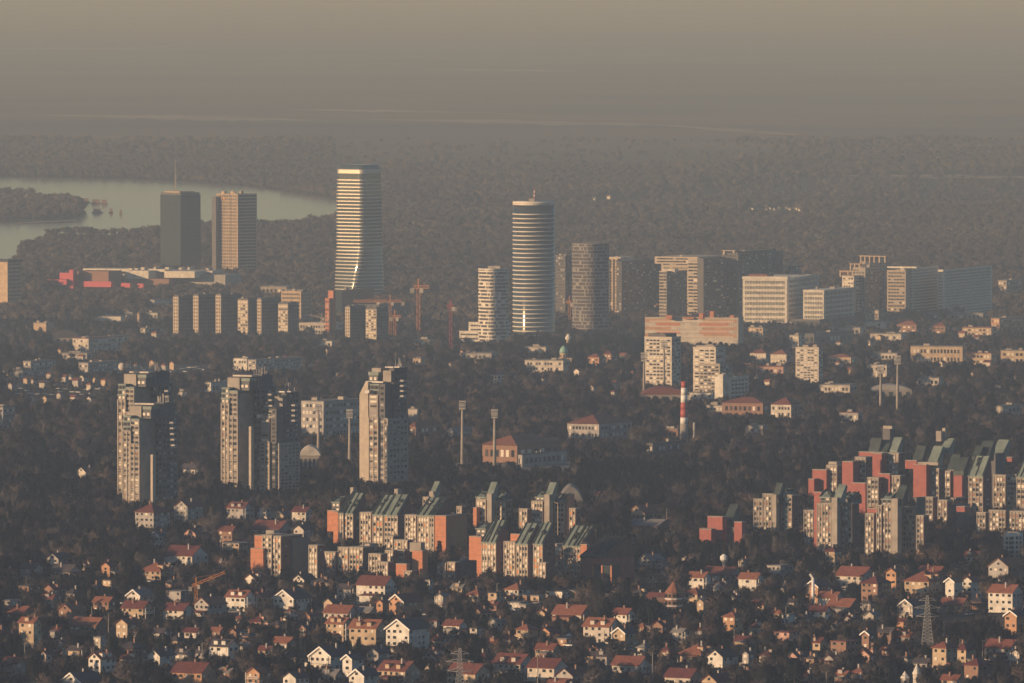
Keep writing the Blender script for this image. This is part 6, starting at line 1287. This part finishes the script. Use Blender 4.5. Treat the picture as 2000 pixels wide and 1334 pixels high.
def zone(y0, y1, sp, hmin, hmax, seed, pcon, dens, kind='near'):
    P_ = scatter(y0, y1, sp, seed); rng = np.random.default_rng(seed+1); n = len(P_); h = hmin+(hmax-hmin)*rng.random(n)**1.4; h = h*(1+.28*np.clip(vnoise(P_[:, 0], P_[:, 1], .05 if kind == 'near' else .012, seed), -1, 1))
    z = zg(P_[:, 0], P_[:, 1]); px, py = topx(P_[:, 0], P_[:, 1], z)
    con = rng.random(n) < pcon*np.clip(1+1.6*vnoise(P_[:, 0], P_[:, 1], .03, seed+5), .15, 3)
    for x0, x1, r0, r1 in CONZ: con |= (px > x0) & (px < x1) & (py > r0) & (py < r1) & (rng.random(n) < .6)
    h = np.where(con, h*1.12, h); ok, px, py = clear(P_, h, rad=.26)
    # a second try: those that would hide something come back as low shrubs
    low = ~ok; h2 = rng.uniform(1.6, 3.4, n)*(1 if kind == 'near' else 1.5); ok2, _, _ = clear(P_, h2, .16); h = np.where(low, h2, h); ok = ok | ok2
    ok &= rng.random(n) < dens(px, py, P_)
    return P_[ok], h[ok], con[ok], px[ok], py[ok]
FIELD = [[(1730, 1266), (1850, 1206), (2020, 1194), (2020, 1252), (1880, 1262)], [(640, 908), (1300, 900), (1300, 930), (660, 936)], [(245, 714), (412, 712), (414, 730), (245, 732)], [(1860, 774), (2010, 768), (2010, 790), (1870, 790)]]
def dnear(px, py, P_):
    d = np.where(vnoise(P_[:, 0], P_[:, 1], .02, 3) > -.75, .95, .35)
    for f in FIELD: d = np.where(inpoly(px, py, f), .06, d)
    return d
def dfar(px, py, P_):
    d = np.where(vnoise(P_[:, 0], P_[:, 1], .0035, 9) > -.5, .95, .25)
    inr = (inpoly(px, py, RIVER) & ~inpoly(px, py, ISLAND)) | inpoly(px, py, CREEK) | inpoly(px, py, LAGOON); d = np.where(inr, 0, d)
    d = np.where((P_[:, 1] > 19500) & (px > 650), d*np.where(vnoise(P_[:, 0]*.7, P_[:, 1]*.5, .002, 4) > -.1, 1, .08), d)
    d = d*np.clip((26000-P_[:, 1])/6500, 0, 1)
    d = np.where((px < 700) & (py < 343) & (py > 322), 1, d)
    return d
Z1 = zone(4780, 7700, 8.0, 6, 15, 31, .20, dnear)
Z2 = zone(7700, 13600, 10.5, 7, 15, 41, .12, dnear)
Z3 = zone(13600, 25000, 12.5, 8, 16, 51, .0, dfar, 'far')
# the largest trees in view are things of their own
def own_trees():
    P_, h, con, px, py = Z1; vis = (px > -5) & (px < 2005) & (py < 1372) & (h > 3.6); size = np.where(vis, h/P_[:, 1], 0); taken = np.zeros(len(h), bool)
    hx = np.array([(a, b) for a, b, _ in HOUSES]); hn = [c for _, _, c in HOUSES]
    for kind, lim in ((False, 290), (True, 120)):
        idx = [i for i in np.argsort(-size) if con[i] == kind and size[i] > 0][:lim]
        for i in idx:
            taken[i] = True; x, y = P_[i]; z = float(zg(x, y)); d2 = (hx[:, 0]-x)**2+((hx[:, 1]-y)*.5)**2; j = int(np.argmin(d2)); dx, dy = x-hx[j, 0], (y-hx[j, 1])*.5
            rel = ('right of' if dx > 0 else 'left of') if abs(dx) > abs(dy) else ('behind' if dy > 0 else 'in front of')
            nick = hn[j]; nick = ' '.join(nick.split()[:9])
            lb = ('dark evergreen tree ' if kind else 'bare brown tree ')+rel+' the '+nick
            tr, cr = (CON if kind else BARE)[R.randrange(3 if kind else 4)]
            t = thing('evergreen_tree' if kind else 'bare_tree', lb, 'tree', (x, y, z-.1), R.uniform(0, 6.28), ('evergreens' if kind else 'bare trees')+' '+rel+' the '+nick)
            s = float(h[i]); w = s*R.uniform(.9, 1.2) if not kind else s
            for me, nm_ in ((tr, 'trunk'), (cr, 'crown')): place(me, nm_, t, None, 0, (w, w, s))
    return ~taken
keep1 = own_trees()
def instancer(name, label, pts, h, idx, protos, seed):
    rng = np.random.default_rng(seed); c = bpy.data.collections.new(name+'_shapes')
    for i, (tr, cr) in enumerate(protos):
        v = []; f = []; mi = []; me = bpy.data.meshes.new('tree_shape')
        for q, src in enumerate((tr, cr)):
            k = len(v); v += [tuple(p.co) for p in src.vertices]; f += [tuple(a+k for a in p.vertices) for p in src.polygons]; mi += [q]*len(src.polygons)
        me.from_pydata(v, [], f); me.materials.append(tr.materials[0]); me.materials.append(cr.materials[0]); me.polygons.foreach_set('material_index', mi); me.update()
        c.objects.link(bpy.data.objects.new('%s_shape_%d' % (name, i), me))
    me = bpy.data.meshes.new(name); n = len(pts); me.vertices.add(n); z = zg(pts[:, 0], pts[:, 1])-.1
    me.vertices.foreach_set('co', np.stack([pts[:, 0], pts[:, 1], z], 1).astype(np.float32).ravel())
    for an, ty, val in (('tree_size', 'FLOAT', h), ('tree_turn', 'FLOAT', rng.uniform(0, 6.28, n)), ('tree_kind', 'INT', idx)):
        a = me.attributes.new(an, ty, 'POINT'); a.data.foreach_set('value', np.asarray(val, np.float32 if ty == 'FLOAT' else np.int32))
    o = place(me, name, kind='stuff'); o['label'] = label
    g = bpy.data.node_groups.new(name, 'GeometryNodeTree'); g.interface.new_socket('Geometry', in_out='INPUT', socket_type='NodeSocketGeometry'); g.interface.new_socket('Geometry', in_out='OUTPUT', socket_type='NodeSocketGeometry')
    N = g.nodes.new; gi, go, ip, ci = N('NodeGroupInput'), N('NodeGroupOutput'), N('GeometryNodeInstanceOnPoints'), N('GeometryNodeCollectionInfo')
    ci.inputs['Collection'].default_value = c; ci.inputs['Separate Children'].default_value = True; ci.inputs['Reset Children'].default_value = True; ip.inputs['Pick Instance'].default_value = True
    def attr(nm_, ty): q = N('GeometryNodeInputNamedAttribute'); q.data_type = ty; q.inputs['Name'].default_value = nm_; return q.outputs['Attribute']
    cx = N('ShaderNodeCombineXYZ'); L = g.links.new; L(attr('tree_turn', 'FLOAT'), cx.inputs['Z'])
    L(gi.outputs[0], ip.inputs['Points']); L(ci.outputs[0], ip.inputs['Instance']); L(attr('tree_kind', 'INT'), ip.inputs['Instance Index']); L(cx.outputs[0], ip.inputs['Rotation']); L(attr('tree_size', 'FLOAT'), ip.inputs['Scale']); L(ip.outputs[0], go.inputs[0])
    o.modifiers.new('trees', 'NODES').node_group = g
rg = np.random.default_rng(5)
for (zz, kp, nm_, lb) in ((Z1, keep1, 'suburban_trees', 'mass of bare trees, evergreens and shrubs filling the gaps between houses'), (Z2, None, 'woodland', 'bare winter woodland covering the middle distance slopes')):
    P_, h, con, px, py = zz; k = np.ones(len(h), bool) if kp is None else kp; ii = np.where(con, 4+rg.integers(0, 3, len(h)), rg.integers(0, 4, len(h)))
    instancer(nm_, lb, P_[k], h[k], ii[k], BARE+CON, 3)
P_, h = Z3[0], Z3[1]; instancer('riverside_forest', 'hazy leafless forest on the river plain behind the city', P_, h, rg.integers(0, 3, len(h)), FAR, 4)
# look-alikes are told apart by their order in the row
ORD = 'first second third fourth fifth sixth seventh eighth ninth tenth eleventh twelfth thirteenth fourteenth fifteenth sixteenth seventeenth eighteenth nineteenth twentieth'.split()
ORD += ['twenty-'+o for o in ORD[:9]] + ['thirtieth'] + ['thirty-'+o for o in ORD[:9]] + ['fortieth']
same = {}
for o in COL.objects:
    if o.parent is None and 'label' in o and 'kind' not in o: same.setdefault(o['label'], []).append(o)
for lb, os_ in same.items():
    if len(os_) > 1:
        os_.sort(key=lambda o: o.location.x/o.location.y)
        for i, o in enumerate(os_):
            w = lb.split(); o['label'] = ' '.join(w[:12]).rstrip(',')+', '+('leftmost' if i == 0 else 'rightmost' if i == len(os_)-1 else ORD[min(i, 39)]+' from left')
print('trees', len(Z1[1]), len(Z2[1]), len(Z3[1]))
